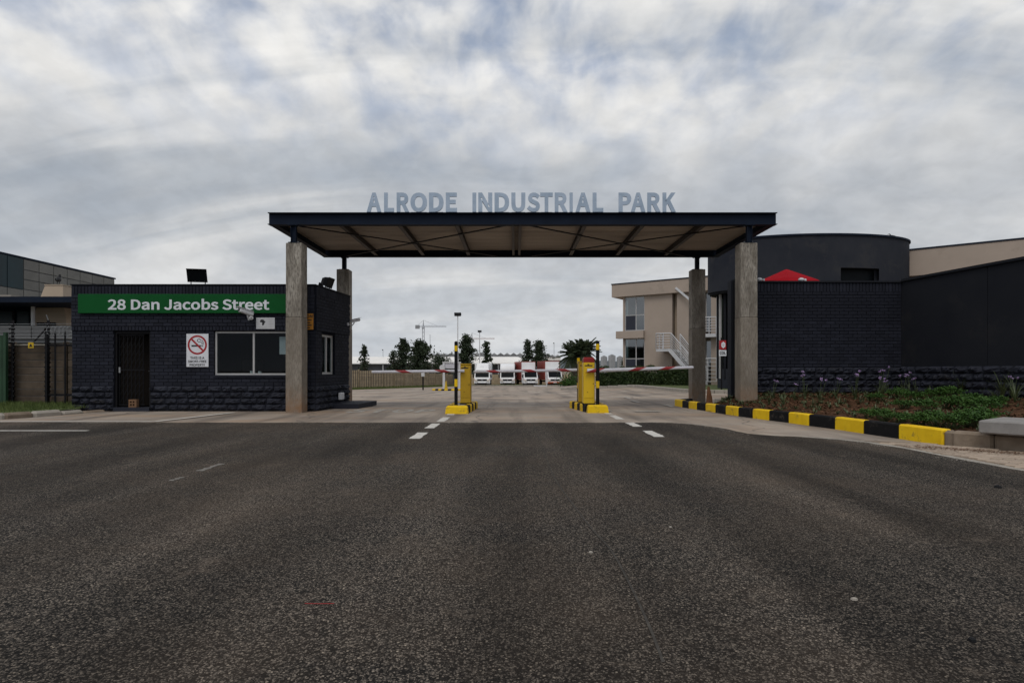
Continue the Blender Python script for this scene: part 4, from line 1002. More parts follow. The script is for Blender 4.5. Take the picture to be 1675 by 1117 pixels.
# fenced roof edge bit and a small bird on the far end of the drum roof
def bird(loc, rz, label, s=1.):
    M = Matrix.Translation(loc) @ Matrix.Rotation(R(rz), 4, 'Z') @ Matrix.Scale(s, 4)
    mb = MB(M); mb.tube([(-.26,0,.10),(-.18,0,.12),(-.08,0,.15),(.02,0,.17),(.10,0,.20),(.14,0,.25),(.16,0,.30),(.19,0,.325),(.23,0,.32),(.33,0,.29)], [.012,.03,.06,.075,.06,.035,.028,.034,.018,.004], 10)
    for sy in (-.025, .025): mb.tube([(0,sy,.12),(.01,sy,.05),(0,sy,0),(.04,sy,.0)], [.014,.008,.007,.005], 5)
    mb.loft([[(-.1,.05,.20),(.04,.072,.2),(.02,.075,.14),(-.2,.03,.12)], [(-.1,.06,.20),(.04,.08,.2),(.02,.083,.14),(-.2,.04,.12)]])
    tag(mb.build('bird', 'black_plastic', smooth=True), label, 'bird')
bird((18.9, 30.6, DH+.09), 160, 'small dark bird perched on the right end of the curved roof', .8)
# beige wing to its right
AR = math.degrees(math.atan2(-3.2, 4.2)); MR = frame(19.8, 32, AR)
rb = thing('beige_wing', 'beige plastered office wing with flat roof at the far right', 'building', (22, 31, 0))
w1, w2 = (1.0, 2.0, 4.4, 5.65), (5.2, 9.0, 4.3, 5.65)
MB(MR).box(-.1, 14, -.35, 5, 5.85, 7.15).build('parapet', 'beige_plaster', rb)
wl = pierced(MB(MR), 14, 0, .3, 0, 5.849, [(.2, 1.9, 4.2, 5.84), w2], u0=.0)
wl.build('wall', 'beige_plaster', rb)
MB(MR).box(-.13, 14, -.38, 5, 7.151, 7.23).build('coping', 'navy_steel', rb)
for w in ((.2, 1.9, 4.2, 5.84), w2): window(MR, w, rb, split=((w[0]+w[1])/2,), fr=.06, glass='dark_glass', y=.15)
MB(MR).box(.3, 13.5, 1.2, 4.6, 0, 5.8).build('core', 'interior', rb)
tag(MB().loft([[(19.2,33.4,6.3),(20.9,33.4,6.3),(20.9,36,6.3),(19.2,36,6.3)], [(19.3,34.6,8.0),(19.8,34.6,8.0),(19.8,34.9,8.0),(19.3,34.9,8.0)]]).build('rooflight', 'glass_office'), 'pale glazed roof light between the drum and the beige wing', 'roof light')

# red gazebo peeking over the brick wall
rz_ = thing('gazebo', 'red peaked gazebo roof showing above the brick boundary wall', 'gazebo', (8.55, 19.3, 0))
MG = frame(8.56, 19.3, 24); hw = 1.08
gp = MB(MG); gp.loft([[(-hw,-hw,3.42),(hw,-hw,3.42),(hw,hw,3.42),(-hw,hw,3.42)], [(-.62,-.62,3.86),(.62,-.62,3.86),(.62,.62,3.86),(-.62,.62,3.86)], [(-.02,-.02,4.22),(.02,-.02,4.22),(.02,.02,4.22),(-.02,.02,4.22)]])
gp.build('roof', 'red_canvas', rz_)
va = MB(MG)
for i, (a, b) in enumerate((((-hw,-hw),(hw,-hw)), ((hw,-hw),(hw,hw)), ((hw,hw),(-hw,hw)), ((-hw,hw),(-hw,-hw)))): va.face([(*a,3.42),(*b,3.42),(*b,3.16),(*a,3.16)])
va.build('valance', 'red_canvas', rz_)
for sx in (-1, 1):
    for sy in (-1, 1): MB(MG).box(sx*hw*.97-.02, sx*hw*.97+.02, sy*hw*.97-.02, sy*hw*.97+.02, 0, 3.4).build('leg', 'white_metal', rz_)
for i, (x, lab) in enumerate(((6.38, 'small white wall-top light next to the front right column'), (7.47, 'small white dome on the wall below the red gazebo'))):
    s = MB(); s.tube([(x,15.98,3.36),(x,15.98,3.40),(x,15.98,3.44),(x,15.98,3.455)], [.05,.075,.06,.02], 10); s.bbox(x+.08, x+.13, 15.95, 16.0, 3.36, 3.43, .01)
    tag(s.build('wall_light', 'white_metal'), lab, 'light')

# ------------------------------------------------------------------ beige office block
AB = math.degrees(math.atan2(-4.0, 5.8)); MBe = frame(7.1, 44.5, AB)
bb = thing('beige_office', 'two storey beige office block with outside stair behind the hedge', 'building', (10, 43, 0))
ux = Vector((math.cos(R(AB)), math.sin(R(AB))))
def U(px):       # distance along the facade where it is crossed by the sight line through column px of the picture
    k = (px-843)/1000; return (k*44.5-7.1)/(ux.x-k*ux.y)
wA, wB = U(1021.5), U(1054.3)
uW = (wA, wB, 3.83, 6.28); lW = (wA, wB, .75, 3.29)
slit = (U(1099.5), U(1107.3), .0, 6.3); opn = (U(1153), U(1163), 0, 6.2)
wall = pierced(MB(MBe), U(1200), 0, .3, -.5, 6.3, [(wA, wB, .75, 6.28), slit, opn], u0=wA-.12)
wall.build('wall', 'beige_plaster', bb)
MB(MBe).box(U(1003), U(1200), -.25, 7, 6.301, 7.2).build('parapet', 'beige_plaster', bb)
MB(MBe).box(U(1003)-.04, U(1200), -.29, 7, 7.201, 7.27).build('coping', 'navy_steel', bb)
MB(MBe).box(U(1010), wB+.02, -.28, .28, 3.3, 3.82).build('floor_band', 'beige_plaster', bb)
MB(MBe).box(wA-.12, U(1200), .9, 7, -.5, 6.29).build('core', 'chimney_plaster', bb)
zm = 4.95; um = wA+(wB-wA)*.56
window(MBe, uW, bb, split=(um,), fr=.07, glass=('blue_panel', 'glass_office', 'glass_office', 'glass_office'), hs=(zm,), y=.08, mat_f='frame_aluminium')
window(MBe, lW, bb, split=(um,), fr=.07, glass=('blue_panel', 'glass_office', 'glass_office', 'glass_office'), hs=(1.85,), y=.08, mat_f='frame_aluminium')
MB(MBe).box(slit[0], slit[1], .5, .56, 0, 6.3).build('recess_back', 'chimney_plaster', bb)
window(MBe, (opn[0], opn[1]+.4, 3.6, 6.2), bb, fr=.06, glass='glass_office', y=.2)
window(MBe, (opn[0], opn[1]+.4, .2, 3.0), bb, fr=.06, glass='glass_office', y=.2)
MB(MBe).box(opn[0], opn[1]+.5, -.6, .2, 3.2, 3.38).build('balcony_slab', 'white_metal', bb)
def railing(M, p0, p1, h, n, nm='railing', parent=None, bars=6):
    r = MB(M); p0, p1 = Vector(p0), Vector(p1)
    for k in range(bars+1): r.tube([p0+Vector((0,0,h*k/bars)), p1+Vector((0,0,h*k/bars))], .035 if k == bars else .018, 6)
    for k in range(n+1):
        q = p0+(p1-p0)*k/n; r.tube([q, q+Vector((0,0,h))], .03, 6)
    return r.build(nm, 'white_metal', parent)
railing(MBe, (opn[0], -.55, 3.4), (opn[1]+.5, -.55, 3.4), 1.1, 2, parent=bb)
railing(MBe, (opn[0]-.2, -.5, .3), (opn[1]+.5, -.5, .3), 1.5, 2, parent=bb)
# outside stair: landing, flight descending to the right
stz = 2.45; l0, l1 = U(1068.5)+.72, U(1092)+.72; e1 = U(1140)+.72
st = MB(MBe); st.box(l0, l1, -1.3, -.05, stz-.16, stz); sto = st.build('stair_landing', 'white_metal', bb)
ns_ = 12
for k in range(ns_):
    u = l1+(e1-l1)*k/ns_; z = stz-(k+1)*stz/ns_
    MB(MBe).box(u, u+(e1-l1)/ns_+.05, -1.25, -.15, z-.05, z).build('tread', 'grey_metal', sto)
for y in (-1.3, -.1): MB(MBe).bar((l1-.05, y, stz-.10), (e1, y, -.05), .05, .26).build('stringer', 'white_metal', sto)
railing(MBe, (l0, -1.3, stz), (l1, -1.3, stz), 1.05, 2, 'handrail', sto)
railing(MBe, (l0, -1.3, stz), (l0, -.1, stz), 1.05, 2, 'handrail', sto)
railing(MBe, (l1, -1.3, stz), (e1, -1.3, .05), 1.05, 3, 'handrail', sto)
railing(MBe, (l1+.2, -.1, stz), (e1, -.1, .05), 1.05, 3, 'handrail', sto)
MB(MBe).bar((U(1107.8), -.3, 6.62), (U(1131), -.3, 5.75), .06, .14).build('upper_handrail', 'white_metal', bb)

# ------------------------------------------------------------------ hedge, lawn strip and their kerb
hk = [(3.1,40.5),(5.2,38.3),(7.3,36.6),(7.75,33.0),(8.0,29.5),(8.3,28.0),(9.6,27.0)]
hkb = bpy.data.objects.new('kerb', None); COL.objects.link(hkb); hkb.location = (*hk[0], 0); WO[hkb] = Vector((*hk[0], 0)); hkb['kind'] = 'structure'
hp = [Vector(p) for p in poly_smooth(hk, 4)]
for a, b in zip(hp, hp[1:]): kerb_block('kerb_block', a, b, .16, .18, 'pale_concrete', hkb, z=g(a.x, a.y))
lawn = MB(); lawn.f.append([lawn.pt((p.x+.1, p.y+.1, g(p.x, p.y)+.12)) for p in hp]+[lawn.pt(q) for q in ((14,27,.08),(17,30,.08),(14,41,.05),(7,46,.0),(3.2,42,-.2))]); lawn.mi.append(0)
lawn.build('lawn', 'turf', kind='structure')
rg = random.Random(31); mb = MB(); pts = []
H0, H1 = Vector((5.35, 40.4)), Vector((10.9, 37.9)); hd = (H1-H0).normalized(); hn = Vector((-hd.y, hd.x)); HL = (H1-H0).length
for k in range(17000):
    t = rg.random()*HL; f = rg.random(); bz = .85+.22*mnoise.noise(Vector((t*1.3, 3, 0)))+.12*mnoise.noise(Vector((t*5, 9, 0)))
    if f < .62: off, z = -.1+rg.gauss(0, .07)+.12*mnoise.noise(Vector((t*2, 0, 4))), rg.uniform(-.1, 1.05)*bz*1.25
    else: off, z = rg.uniform(-.1, 1.1), bz*1.3+rg.gauss(0, .05)
    p = H0+hd*t+hn*off; pts.append((p.x, p.y, z))
leaves(mb, pts, .11, rg)
hg = thing('hedge', 'clipped dark green hedge in front of the beige office', 'hedge', (8, 39.3, -.05))
mb.build('foliage', 'leaf_hedge', hg)
core = MB(); q = [H0+hn*.02, H1+hn*.02, H1+hn*1.0, H0+hn*1.0]; core.slab([(p.x, p.y) for p in q], -.2, .85); core.build('branches', 'bark', hg)
# sign on a pole with a red and white panel
sp = thing('pole_sign', 'small red and white sign on a dark pole left of the dark pier', 'sign', (9.95, 29.4, .05))
MB().tube([(9.93,29.45,.05),(9.93,29.45,2.6)], .04, 8).build('pole', 'black_steel', sp)
MB().box(9.80, 10.13, 29.38, 29.41, 2.03, 2.47).build('panel', 'sign_red', sp)
MB().box(9.79, 10.14, 29.385, 29.41, 1.72, 2.0).build('panel', 'sign_white', sp)
hx = MB(); hx.prism([(9.99+.11*math.cos(a*math.pi/3+.5), 2.25+.16*math.sin(a*math.pi/3+.5)) for a in range(6)], 29.365, 29.379); hx.build('emblem', 'sign_white', sp)
hx = MB(); hx.prism([(9.99+.045*math.cos(a*math.pi/3), 2.25+.06*math.sin(a*math.pi/3)) for a in range(6)], 29.358, 29.364); hx.build('emblem_mark', 'sign_grey', sp)
text_mb('COL', Matrix.Translation((0, 29.38, 0)), 9.82, 10.11, 1.79, 1.94, .004, .016).build('lettering', 'sign_black', sp)

# ------------------------------------------------------------------ neighbour on the left: panelled office
pb = thing('panelled_office', 'tall office with grey cladding panels and teal glass at the far left', 'building', (-37, 47, 0))
MB().box(-46, -34.8, 30, 53, 0, 8.9).build('shell', 'shed_wall', pb)
MB().box(-46.1, -34.70, 29.9, 53.1, 8.9, 9.02).build('coping', 'navy_steel', pb)
zs = (8.88, 8.13, 7.44, 6.74, 6.0, 5.2)
me_cache = {}
for c in range(16):
    y0 = 30.6+c*1.4; y1 = y0+1.4
    if y0 < 43.1:
        if y0 < 38: continue
        MB().bbox(-34.79, -34.74, y0+.03, y1-.03, 6.72, 8.88, .01).build('glass_panel', 'teal_glass', pb)
        MB().bbox(-34.79, -34.74, y0+.03, y1-.03, 6.02, 6.68, .01).build('panel', 'grey_panel', pb)
    else:
        for a, b in zip(zs, zs[1:]): MB().bbox(-34.79, -34.74, y0+.025, y1-.025, b+.025, a-.025, .01).build('panel', 'grey_panel', pb)
# nearer verandah block with dark flat roof
vb = thing('verandah_block', 'low dark roofed verandah with grey clad balcony behind the precast wall', 'building', (-20, 26, 0))
MB().box(-27, -16.4, 22.6, 30, 3.55, 3.76).build('roof', 'navy_steel', vb)
MB().box(-27, -19.3, 23.4, 29, 3.761, 3.92).build('upper_roof', 'pale_concrete', vb)
gz = MB().box(-27, -17.7, 26.0, 26.06, 2.3, 3.545).build('glazing', 'teal_glass', vb)
for x in (-22.4, -21.3, -20.6, -20.2, -19.5, -18.6, -17.8): MB().box(x-.05, x+.05, 25.93, 25.99, 2.3, 3.545).build('mullion', 'charcoal_plaster', gz)
MB().box(-27, -17.4, 24.3, 30, 0, 2.24).build('base_wall', 'shed_wall', vb)
MB().tube([(-19.05,24.15,2.7),(-19.05,24.15,3.545)], .07, 8).build('post', 'white_metal', vb)
for (xa, xb, m) in ((-22, -18.72, 'clad_grey'), (-18.69, -17.05, 'clad_grey')):
    for k in range(5): MB().bbox(xa, xb, 23.62, 23.70, 2.25+k*.104, 2.25+k*.104+.098, .01).build('cladding_board', m, vb)
MB().box(-22, -17.1, 23.71, 24.29, 2.1, 2.245).build('balcony_floor', 'shed_wall', vb)
ch = thing('chimney', 'beige tapered braai chimney rising through the dark roof', 'chimney', (-18.65, 24.9, 2.2))
MB().loft([[(-19.35,24.5,2.24),(-18.0,24.5,2.24),(-18.0,25.4,2.24),(-19.35,25.4,2.24)], [(-19.35,24.5,3.1),(-18.0,24.5,3.1),(-18.0,25.4,3.1),(-19.35,25.4,3.1)], [(-19.2,24.6,3.75),(-18.2,24.6,3.75),(-18.2,25.3,3.75),(-19.2,25.3,3.75)], [(-19.0,24.7,4.46),(-18.28,24.7,4.46),(-18.28,25.2,4.46),(-19.0,25.2,4.46)]]).build('stack', 'chimney_plaster', ch)
MB().box(-19.02, -18.26, 24.68, 25.22, 4.461, 4.50).build('cap', 'chimney_plaster', ch)
MB().box(-19.15, -18.4, 24.45, 24.495, 2.4, 2.95).build('fire_opening', 'black_steel', ch)
bird((-18.62, 24.9, 4.5), 115, 'dark bird perched on top of the beige chimney', 1.35)
# precast wall with posts
pc = thing('precast_wall', 'brown precast concrete panel wall left of the guard house', 'wall', (-13.7, 17.4, .1))
for s in range(3):
    x1 = -11.3-s*1.5; x0 = x1-1.5
    for k in range(8): MB().bbox(x0+.055, x1-.055, 17.4, 17.45, .10+k*.205, .10+k*.205+.198, .012).build('panel', 'precast_wall', pc)
    MB().bbox(x0-.055, x0+.055, 17.36, 17.49, .05, 1.85, .01).build('post', 'precast_wall', pc)
MB().box(-15.9, -11.3, 17.38, 17.47, 1.745, 1.785).build('capping', 'pale_concrete', pc)
gsh = thing('green_sheet_fence', 'dark green corrugated sheet panel at the left edge', 'fence', (-15.6, 17.1, .1))
rows = []
for k in range(61): rows.append([(-16.8+k*.042, 17.12+(.022 if (k//2) % 2 else 0), .1), (-16.8+k*.042, 17.12+(.022 if (k//2) % 2 else 0), 2.02)])
MB().loft(rows, caps=False, closed=False).build('sheet', 'green_sheet', gsh)
MB().box(-14.32, -14.25, 17.09, 17.18, .08, 2.1).build('post', 'green_sheet', gsh)
# electric fence
ef = thing('electric_fence', 'electric fence strands on black posts above the precast wall', 'fence', (-13.7, 17.2, .1))
for x in (-14.18, -13.18):
    MB().bar((x,17.25,.1), (x,17.25,2.45), .05, .05).build('post', 'black_steel', ef)
    ins = MB()
    for k in range(16): ins.tube([(x-.075,17.22,.32+k*.135), (x-.03,17.22,.33+k*.135)], [.028,.02], 6); ins.tube([(x+.03,17.22,.32+k*.135), (x+.075,17.22,.31+k*.135)], [.02,.028], 6)
    ins.build('insulators', 'black_plastic', ef, kind='stuff')
MB().tube([(-13.18,17.25,2.45),(-13.2,17.2,2.6)], .012, 6).build('post_tip', 'grey_metal', ef)
MB().bar((-13.2,17.24,2.25), (-13.65,17.24,1.76), .03, .03).build('stay', 'black_steel', ef)
wr = MB()
for k in range(6): wr.tube([(-16.5,17.2,1.85+k*.1), (-14.18,17.2,1.84+k*.1), (-13.18,17.2,1.84+k*.1), (-11.4,17.2,1.86+k*.1)], .004, 4)
wr.build('wires', 'grey_metal', ef, kind='stuff')
yw = thing('warning_sign', 'small yellow warning sign on the electric fence wires', 'sign', (-13.6, 17.17, 1.66))
MB().bbox(-13.69, -13.53, 17.17, 17.18, 1.66, 1.82, .005).build('board', 'warn_yellow', yw)
MB().prism([(-13.66,1.70),(-13.56,1.70),(-13.61,1.79)], 17.165, 17.169).build('symbol', 'sign_black', yw)
# palisade gate with razor coil
pg = thing('palisade_gate', 'black palisade gate with razor coil between post and guard house', 'gate', (-12.1, 16.6, .1))
for k in range(5):
    x = -12.5+k*.27; b = MB(); b.box(x-.022, x+.022, 16.6, 16.615, .15, 2.02); b.prism([(x-.022,2.02),(x+.022,2.02),(x,2.12)], 16.6, 16.615); b.build('pale', 'black_steel', pg)
for z in (.35, 1.70): MB().box(-12.7, -11.3, 16.616, 16.66, z, z+.05).build('rail', 'black_steel', pg)
MB().box(-12.76, -12.7, 16.58, 16.67, .1, 2.1).build('gate_post', 'black_steel', pg)
rc = MB(); n = 130; pts = [(-12.7+1.4*k/n, 16.62+.13*math.cos(k*.62), 2.1+.13*math.sin(k*.62)) for k in range(n+1)]
rc.tube(pts, .005, 4)
for k in range(0, n, 3): p = pts[k]; rc.face([(p[0]-.025,p[1],p[2]), (p[0],p[1],p[2]+.012), (p[0]+.025,p[1],p[2]), (p[0],p[1],p[2]-.012)])
rc.build('razor_coil', 'grey_metal', pg)

# ------------------------------------------------------------------ yard background
def P(px, y): return (px-843)/1000*y       # metres right of the axis at distance y
# tan wall with dark pales along the left of the yard
fnc = thing('yard_fence', 'long tan walled fence with dark pales along the left of the yard', 'fence', (-11, 70, -1))
FA, FB = Vector((-15.5, 46)), Vector((-9.0, 88)); fl = (FB-FA).length; fd = (FB-FA)/fl; fa = math.degrees(math.atan2(fd.y, fd.x))
nb = 14
for k in range(nb):
    a = FA+fd*(fl*k/nb); b = FA+fd*(fl*(k+1)/nb); M = frame(a.x, a.y, fa); z = (g(a.x, a.y)+g(b.x, b.y))/2
    for r in range(6): MB(M).box(.06, fl/nb-.06, -.03, .03, z-.1+r*.30, z-.1+r*.30+.285).build('panel', 'fence_tan', fnc)
    MB(M).box(-.07, .07, -.08, .08, z-.2, z+1.78).build('post', 'fence_tan', fnc)
pal = MB()
for k in range(int(fl/.42)):
    q = FA+fd*(k*.42); z = g(q.x, q.y); M = frame(q.x, q.y, fa); s = MB(M); s.box(-.02, .02, -.2, -.17, z, z+1.7)
    base = len(pal.v); pal.v += s.v; pal.f += [[base+i for i in f] for f in s.f]; pal.mi += s.mi
pal.build('pales', 'black_steel', fnc, kind='stuff')
# weeds at its foot
rg = random.Random(41); mb = MB()
for k in range(5000):
    t = rg.random()*fl; q = FA+fd*t; off = rg.uniform(.2, 1.0); x, y = q.x+off*.99, q.y-off*.15; z = g(x, y); h = rg.uniform(.05, .3); a = rg.uniform(0, 3.1)
    mb.face([(x-.03*math.cos(a), y, z), (x+.03*math.cos(a), y, z), (x+rg.gauss(0, .06), y, z+h)])
tag(mb.build('weeds', 'grass', kind='stuff'), 'dry weeds along the foot of the yard fence', 'weeds')
# cross fence behind the trucks
cf = thing('rear_fence', 'tan wall behind the parked trucks', 'fence', (0, 96, -1.5))
for k in range(10):
    x = -9+k*2.6; MB().box(x+.05, x+2.55, 96, 96.1, -1.5, .35).build('panel', 'fence_tan', cf)
gb = MB(); rg = random.Random(8)
for k in range(4200):
    x, y = rg.uniform(-9, 12), rg.uniform(86.5, 90); z = g(x, y); h = rg.uniform(.08, .35); w = rg.uniform(.02, .05); gb.face([(x-w, y, z), (x+w, y, z), (x+rg.gauss(0, .06), y, z+h)])
tag(gb.build('verge_weeds', 'grass', kind='stuff'), 'rough grass in front of the parked trucks', 'grass')
kb = thing('yard_kerb', 'low pale kerb across the far side of the yard', 'kerb', (2, 84, -1.2))
for k in range(14):
    x = -8+k*1.3; MB().bbox(x, x+1.28, 84.2, 84.45, g(x, 84)-.1, g(x, 84)+.16, .03).build('kerb_block', 'pale_concrete', kb)
# long shed roof
sh = thing('long_shed', 'long low shed with white roof and dark side beyond the yard', 'shed', (-12, 120, -1.6))
def zat(py, y): return EYE+(605-py)/1000*y
sx0, sx1 = P(560, 118), P(868, 118)
MB().loft([[(sx0-20, 112, zat(594, 112)), (sx1+1.2, 112, zat(594, 112)), (sx1+1.2, 112, zat(594, 112)-.12), (sx0-20, 112, zat(594, 112)-.12)], [(sx0-20, 124, zat(583.6, 124)), (sx1-2.5, 124, zat(583.6, 124)), (sx1-2.5, 124, zat(583.6, 124)-.12), (sx0-20, 124, zat(583.6, 124)-.12)]]).build('roof', 'shed_roof', sh)
MB().box(sx0-20, sx1, 113, 123.5, -1.6, zat(594, 112)-.2).build('wall', 'shed_wall', sh)
for k in range(12): MB().box(sx0+k*(sx1-sx0)/12-.1, sx0+k*(sx1-sx0)/12+.1, 112.2, 112.4, -1.6, zat(594, 112)-.13).build('post', 'far_wall', sh)
# trucks
def truck(px, y, w_px, box_m, label, bumper='truck_white', deflector=1, box_over=0., red_side=False, rz=0.):
    x = P(px, y); z = g(x, y); s = 1.
    o = thing('truck', label, 'truck', (x, y, z), group='parked trucks facing the gate')
    M = Matrix.Translation((x, y, z)) @ Matrix.Rotation(R(rz), 4, 'Z'); W = w_px*y/1000/2
    pr_ = [(0,.42),(-.02,1.0),(.06,1.22),(.42,2.05),(.62,2.22),(1.75,2.25),(1.75,.42)]
    cab = MB(M); cab.loft([[(sx*W*(1 if zz < 1.3 else .94), yy, zz) for yy, zz in pr_] for sx in (-1, 1)]); co = cab.build('cab', 'truck_white', o)
    MB(M).loft([[(sx*W*.86, yy, zz) for sx in (-1, 1)] for yy, zz in ((.055,1.26),(.395,2.02))], caps=False, closed=False).build('windscreen', 'dark_glass', co)
    ws = MB(M); ws.box(-W*.62, W*.62, -.035, -.02, .74, 1.0); ws.build('grille', 'sign_black', co)
    MB(M).bbox(-W, W, -.08, .12, .38, .62, .03).build('bumper', bumper, co)
    MB(M).box(-.26, .26, -.085, -.081, .44, .55).build('number_plate', 'sign_white', co)
    MB(M).box(-W*.6, W*.6, -.09, -.081, .40, .46).box(-W*.92, -W*.5, -.088, -.081, .5, .58).box(W*.5, W*.92, -.088, -.081, .5, .58).build('bumper_vents', 'sign_black', co)
    MB(M).tube([(0, -.036, .87), (0, -.045, .87)], .09, 12).build('badge', 'grey_metal', co)
    MB(M).box(-W*.95, W*.95, .3, .5, .12, .42).build('front_axle', 'black_steel', o)
    for sx in (-1, 1):
        MB(M).box(sx*W*.95-.06, sx*W*.95+.06, -.02, .12, .9, 1.0).build('indicator', 'truck_orange', co)
        MB(M).bbox(sx*W*.78-.16, sx*W*.78+.16, -.045, .02, .66, .88, .02).build('headlight', 'lamp_glass', co)
        mr = MB(M); mr.bbox(sx*(W+.14)-.09, sx*(W+.14)+.09, .1, .18, 1.2, 1.65, .02); mr.tube([(sx*W*.95, .16, 1.62), (sx*(W+.12), .14, 1.55)], .015, 5); mr.build('mirror', 'sign_black', co)
    bz = 3.25+box_over
    BW_ = W*1.04
    bx = MB(M); bx.bbox(-BW_, BW_, 1.9, 7.6, .85, bz, .03); bo = bx.build('cargo_box', box_m, o)
    if red_side:
        MB(M).box(-BW_+.06, BW_-.06, 1.885, 1.899, 1.0, bz-.1).build('front_panel', 'truck_white', bo)
    if deflector == 1:
        d = MB(M); d.loft([[(-W*.82,.55,2.24),(W*.82,.55,2.24),(W*.9,1.75,2.26),(-W*.9,1.75,2.26)], [(-W*.72,1.35,3.15),(W*.72,1.35,3.15),(W*.86,1.8,3.2),(-W*.86,1.8,3.2)]]); do = d.build('wind_deflector', 'truck_white', o)
        MB(M).loft([[(-W*.26,1.0-.02,2.73),(W*.22,1.0-.02,2.73)], [(-W*.22,1.1-.02,2.84),(W*.26,1.1-.02,2.84)]], caps=False, closed=False).build('emblem', 'sign_black', do)
    elif deflector == 2:
        d = MB(M); rings = []
        for t in range(7):
            a = t/6*math.pi/2; yy = 1.8-1.25*math.cos(a); zz = 2.24+1.0*math.sin(a); ww = W*(.96-.12*(t/6)**3); rings.append([(-ww, yy, zz), (-ww*.9, yy-.03, zz+.01), (ww*.9, yy-.03, zz+.01), (ww, yy, zz)])
        d.loft(rings, caps=False, closed=False); d.box(-W*.8, W*.8, 1.5, 1.88, 2.25, 3.2); d.build('wind_deflector', 'truck_white', o, smooth=True)
    for sx in (-1, 1):
        for yy in (.95, 6.0):
            t = MB(M); t.tube([(sx*(W-.32), yy, .42), (sx*(W-.04), yy, .42)], .42, 18); wo = t.build('wheel', 'tyre', o)
            MB(M).tube([(sx*(W-.05), yy, .42), (sx*(W-.02), yy, .42)], [.24, .2], 12).build('rim', 'grey_metal', wo)
    MB(M).box(-W*.5, W*.5, .3, 7.4, .5, .72).build('chassis', 'black_steel', o)
    return o
truck(788.5, 85, 25.5, 'truck_white', 'white box truck with angled wind deflector, leftmost of the four')
truck(830, 88, 24.0, 'truck_white', 'white truck with rounded bulging wind deflector, second from left', deflector=2)
truck(868.5, 86, 23.5, 'truck_red', 'white cab truck with dark red cargo box, third from left', deflector=0, box_over=.25, red_side=True, rz=10)
truck(908, 85, 24.0, 'truck_red', 'white truck with orange bumper, rightmost of the four by the palm', bumper='truck_orange', deflector=0, box_over=.3, red_side=True, rz=9)
# floodlight masts and thin far poles
def mast(px, y, top, label, head=1., r=.055, heads=2, base=None):
    x = P(px, y); z = g(x, y); zt = zat(top, y); o = thing('light_mast', label, 'light mast', (x, y, z), group='light masts in the yard')
    MB().tube([(x, y, z), (x, y, zt)], [r*1.25, r*.8], 10).build('pole', 'white_metal' if head > .9 else 'grey_metal', o)
    M = Matrix.Translation((x, y, zt))
    for k in range(heads):
        T = M @ Matrix.Rotation(R(25-50*k), 4, 'Z') @ Matrix.Translation((-.14*head+.28*head*k, 0, .12*head)) @ Matrix.Rotation(R(-25), 4, 'X')
        MB(T).loft([[(-.2*head,-.12*head,-.14*head),(.2*head,-.12*head,-.14*head),(.2*head,-.12*head,.14*head),(-.2*head,-.12*head,.14*head)], [(-.14*head,.12*head,-.09*head),(.14*head,.12*head,-.09*head),(.14*head,.12*head,.09*head),(-.14*head,.12*head,.09*head)]]).build('lamp_head', 'black_plastic', o)
mast(748.8, 56, 517, 'tall white light mast with twin lamp heads beside the left boom post', 1.05, .05)
mast(784.6, 104, 543.5, 'slim light mast with dark head between the conifers', 1.1, .09)
mast(906.3, 140, 562, 'thin distant light pole just left of the palm', .7, .05, 1)
mast(626.5, 140, 573, 'thin distant light pole above the white shed roof on the left', .7, .05, 1)
mast(703.5, 150, 548, 'thin distant pole beside the white tower crane', .3, .06, 1)
# white portal, cone, island
gp_ = thing('height_portal', 'white steel portal frame with round disc beside the light mast', 'portal', (P(740, 52), 52, g(-5, 52)))
x0, x1, z = P(726, 52), P(752, 52), g(-5.5, 52)
for x in (x0, x1): MB().box(x-.09, x+.09, 51.9, 52.1, z-.05, zat(593, 52)).build('post', 'white_metal', gp_)
MB().box(x0-.1, x1+.1, 51.88, 52.12, zat(593.5, 52), zat(591.8, 52)).build('beam', 'white_metal', gp_)
MB().box(x0+.12, x1-.12, 51.95, 52.05, zat(602.5, 52), zat(594, 52)).build('panel', 'boom_white', gp_)
MB().tube([(x0-.12, 51.8, zat(601, 52)), (x0-.12, 51.87, zat(601, 52))], .23, 18).build('disc', 'white_metal', gp_)
ci = thing('yard_island', 'low yellow and black striped kerb island in the yard', 'kerb island', (P(730, 47), 47, g(-5, 47)))
for k in range(9):
    x = P(706, 47)+k*.25; MB().bbox(x, x+.245, 46.8+.12*abs(k-4), 47.3+.12*abs(k-4), g(x, 47)-.05, g(x, 47)+.12, .02).build('kerb_block', 'kerb_yellow' if k % 2 == 0 else 'kerb_black', ci)
yc = thing('yellow_cone', 'small yellow cone beside the white portal', 'cone', (P(729.6, 50), 50, g(-5.6, 50)))
x = P(729.6, 50); z = g(x, 50)
MB().bbox(x-.2, x+.2, 49.8, 50.2, z, z+.05, .01).build('base', 'warn_yellow', yc); MB().tube([(x, 50, z+.05), (x, 50, z+.75)], [.15, .03], 12).build('cone_body', 'warn_yellow', yc)
bx_ = thing('post_box', 'white box on a short black post in front of the yard fence', 'box', (P(692, 50), 50, g(-7, 50)))
x = P(692, 50); z = g(x, 50); MB().bar((x, 50, z), (x, 50, z+1.3), .1, .1).build('post', 'black_steel', bx_); MB().bbox(x-.13, x+.13, 49.85, 50.1, z+1.1, z+1.62, .02).build('housing', 'white_metal', bx_)
lb_ = thing('low_barrier', 'low white pole barrier in front of the red trucks', 'barrier', (P(890, 78), 78, g(4, 78)))
xa, xb = P(873, 78), P(893.5, 78)
MB().box(xa, xb, 77.95, 78.05, g(2, 78)+.05, g(2, 78)+.2).build('rail', 'white_metal', lb_); MB().box(xb, xb+.12, 77.93, 78.07, g(4, 78)-.05, g(4, 78)+1.8).build('post', 'white_metal', lb_)
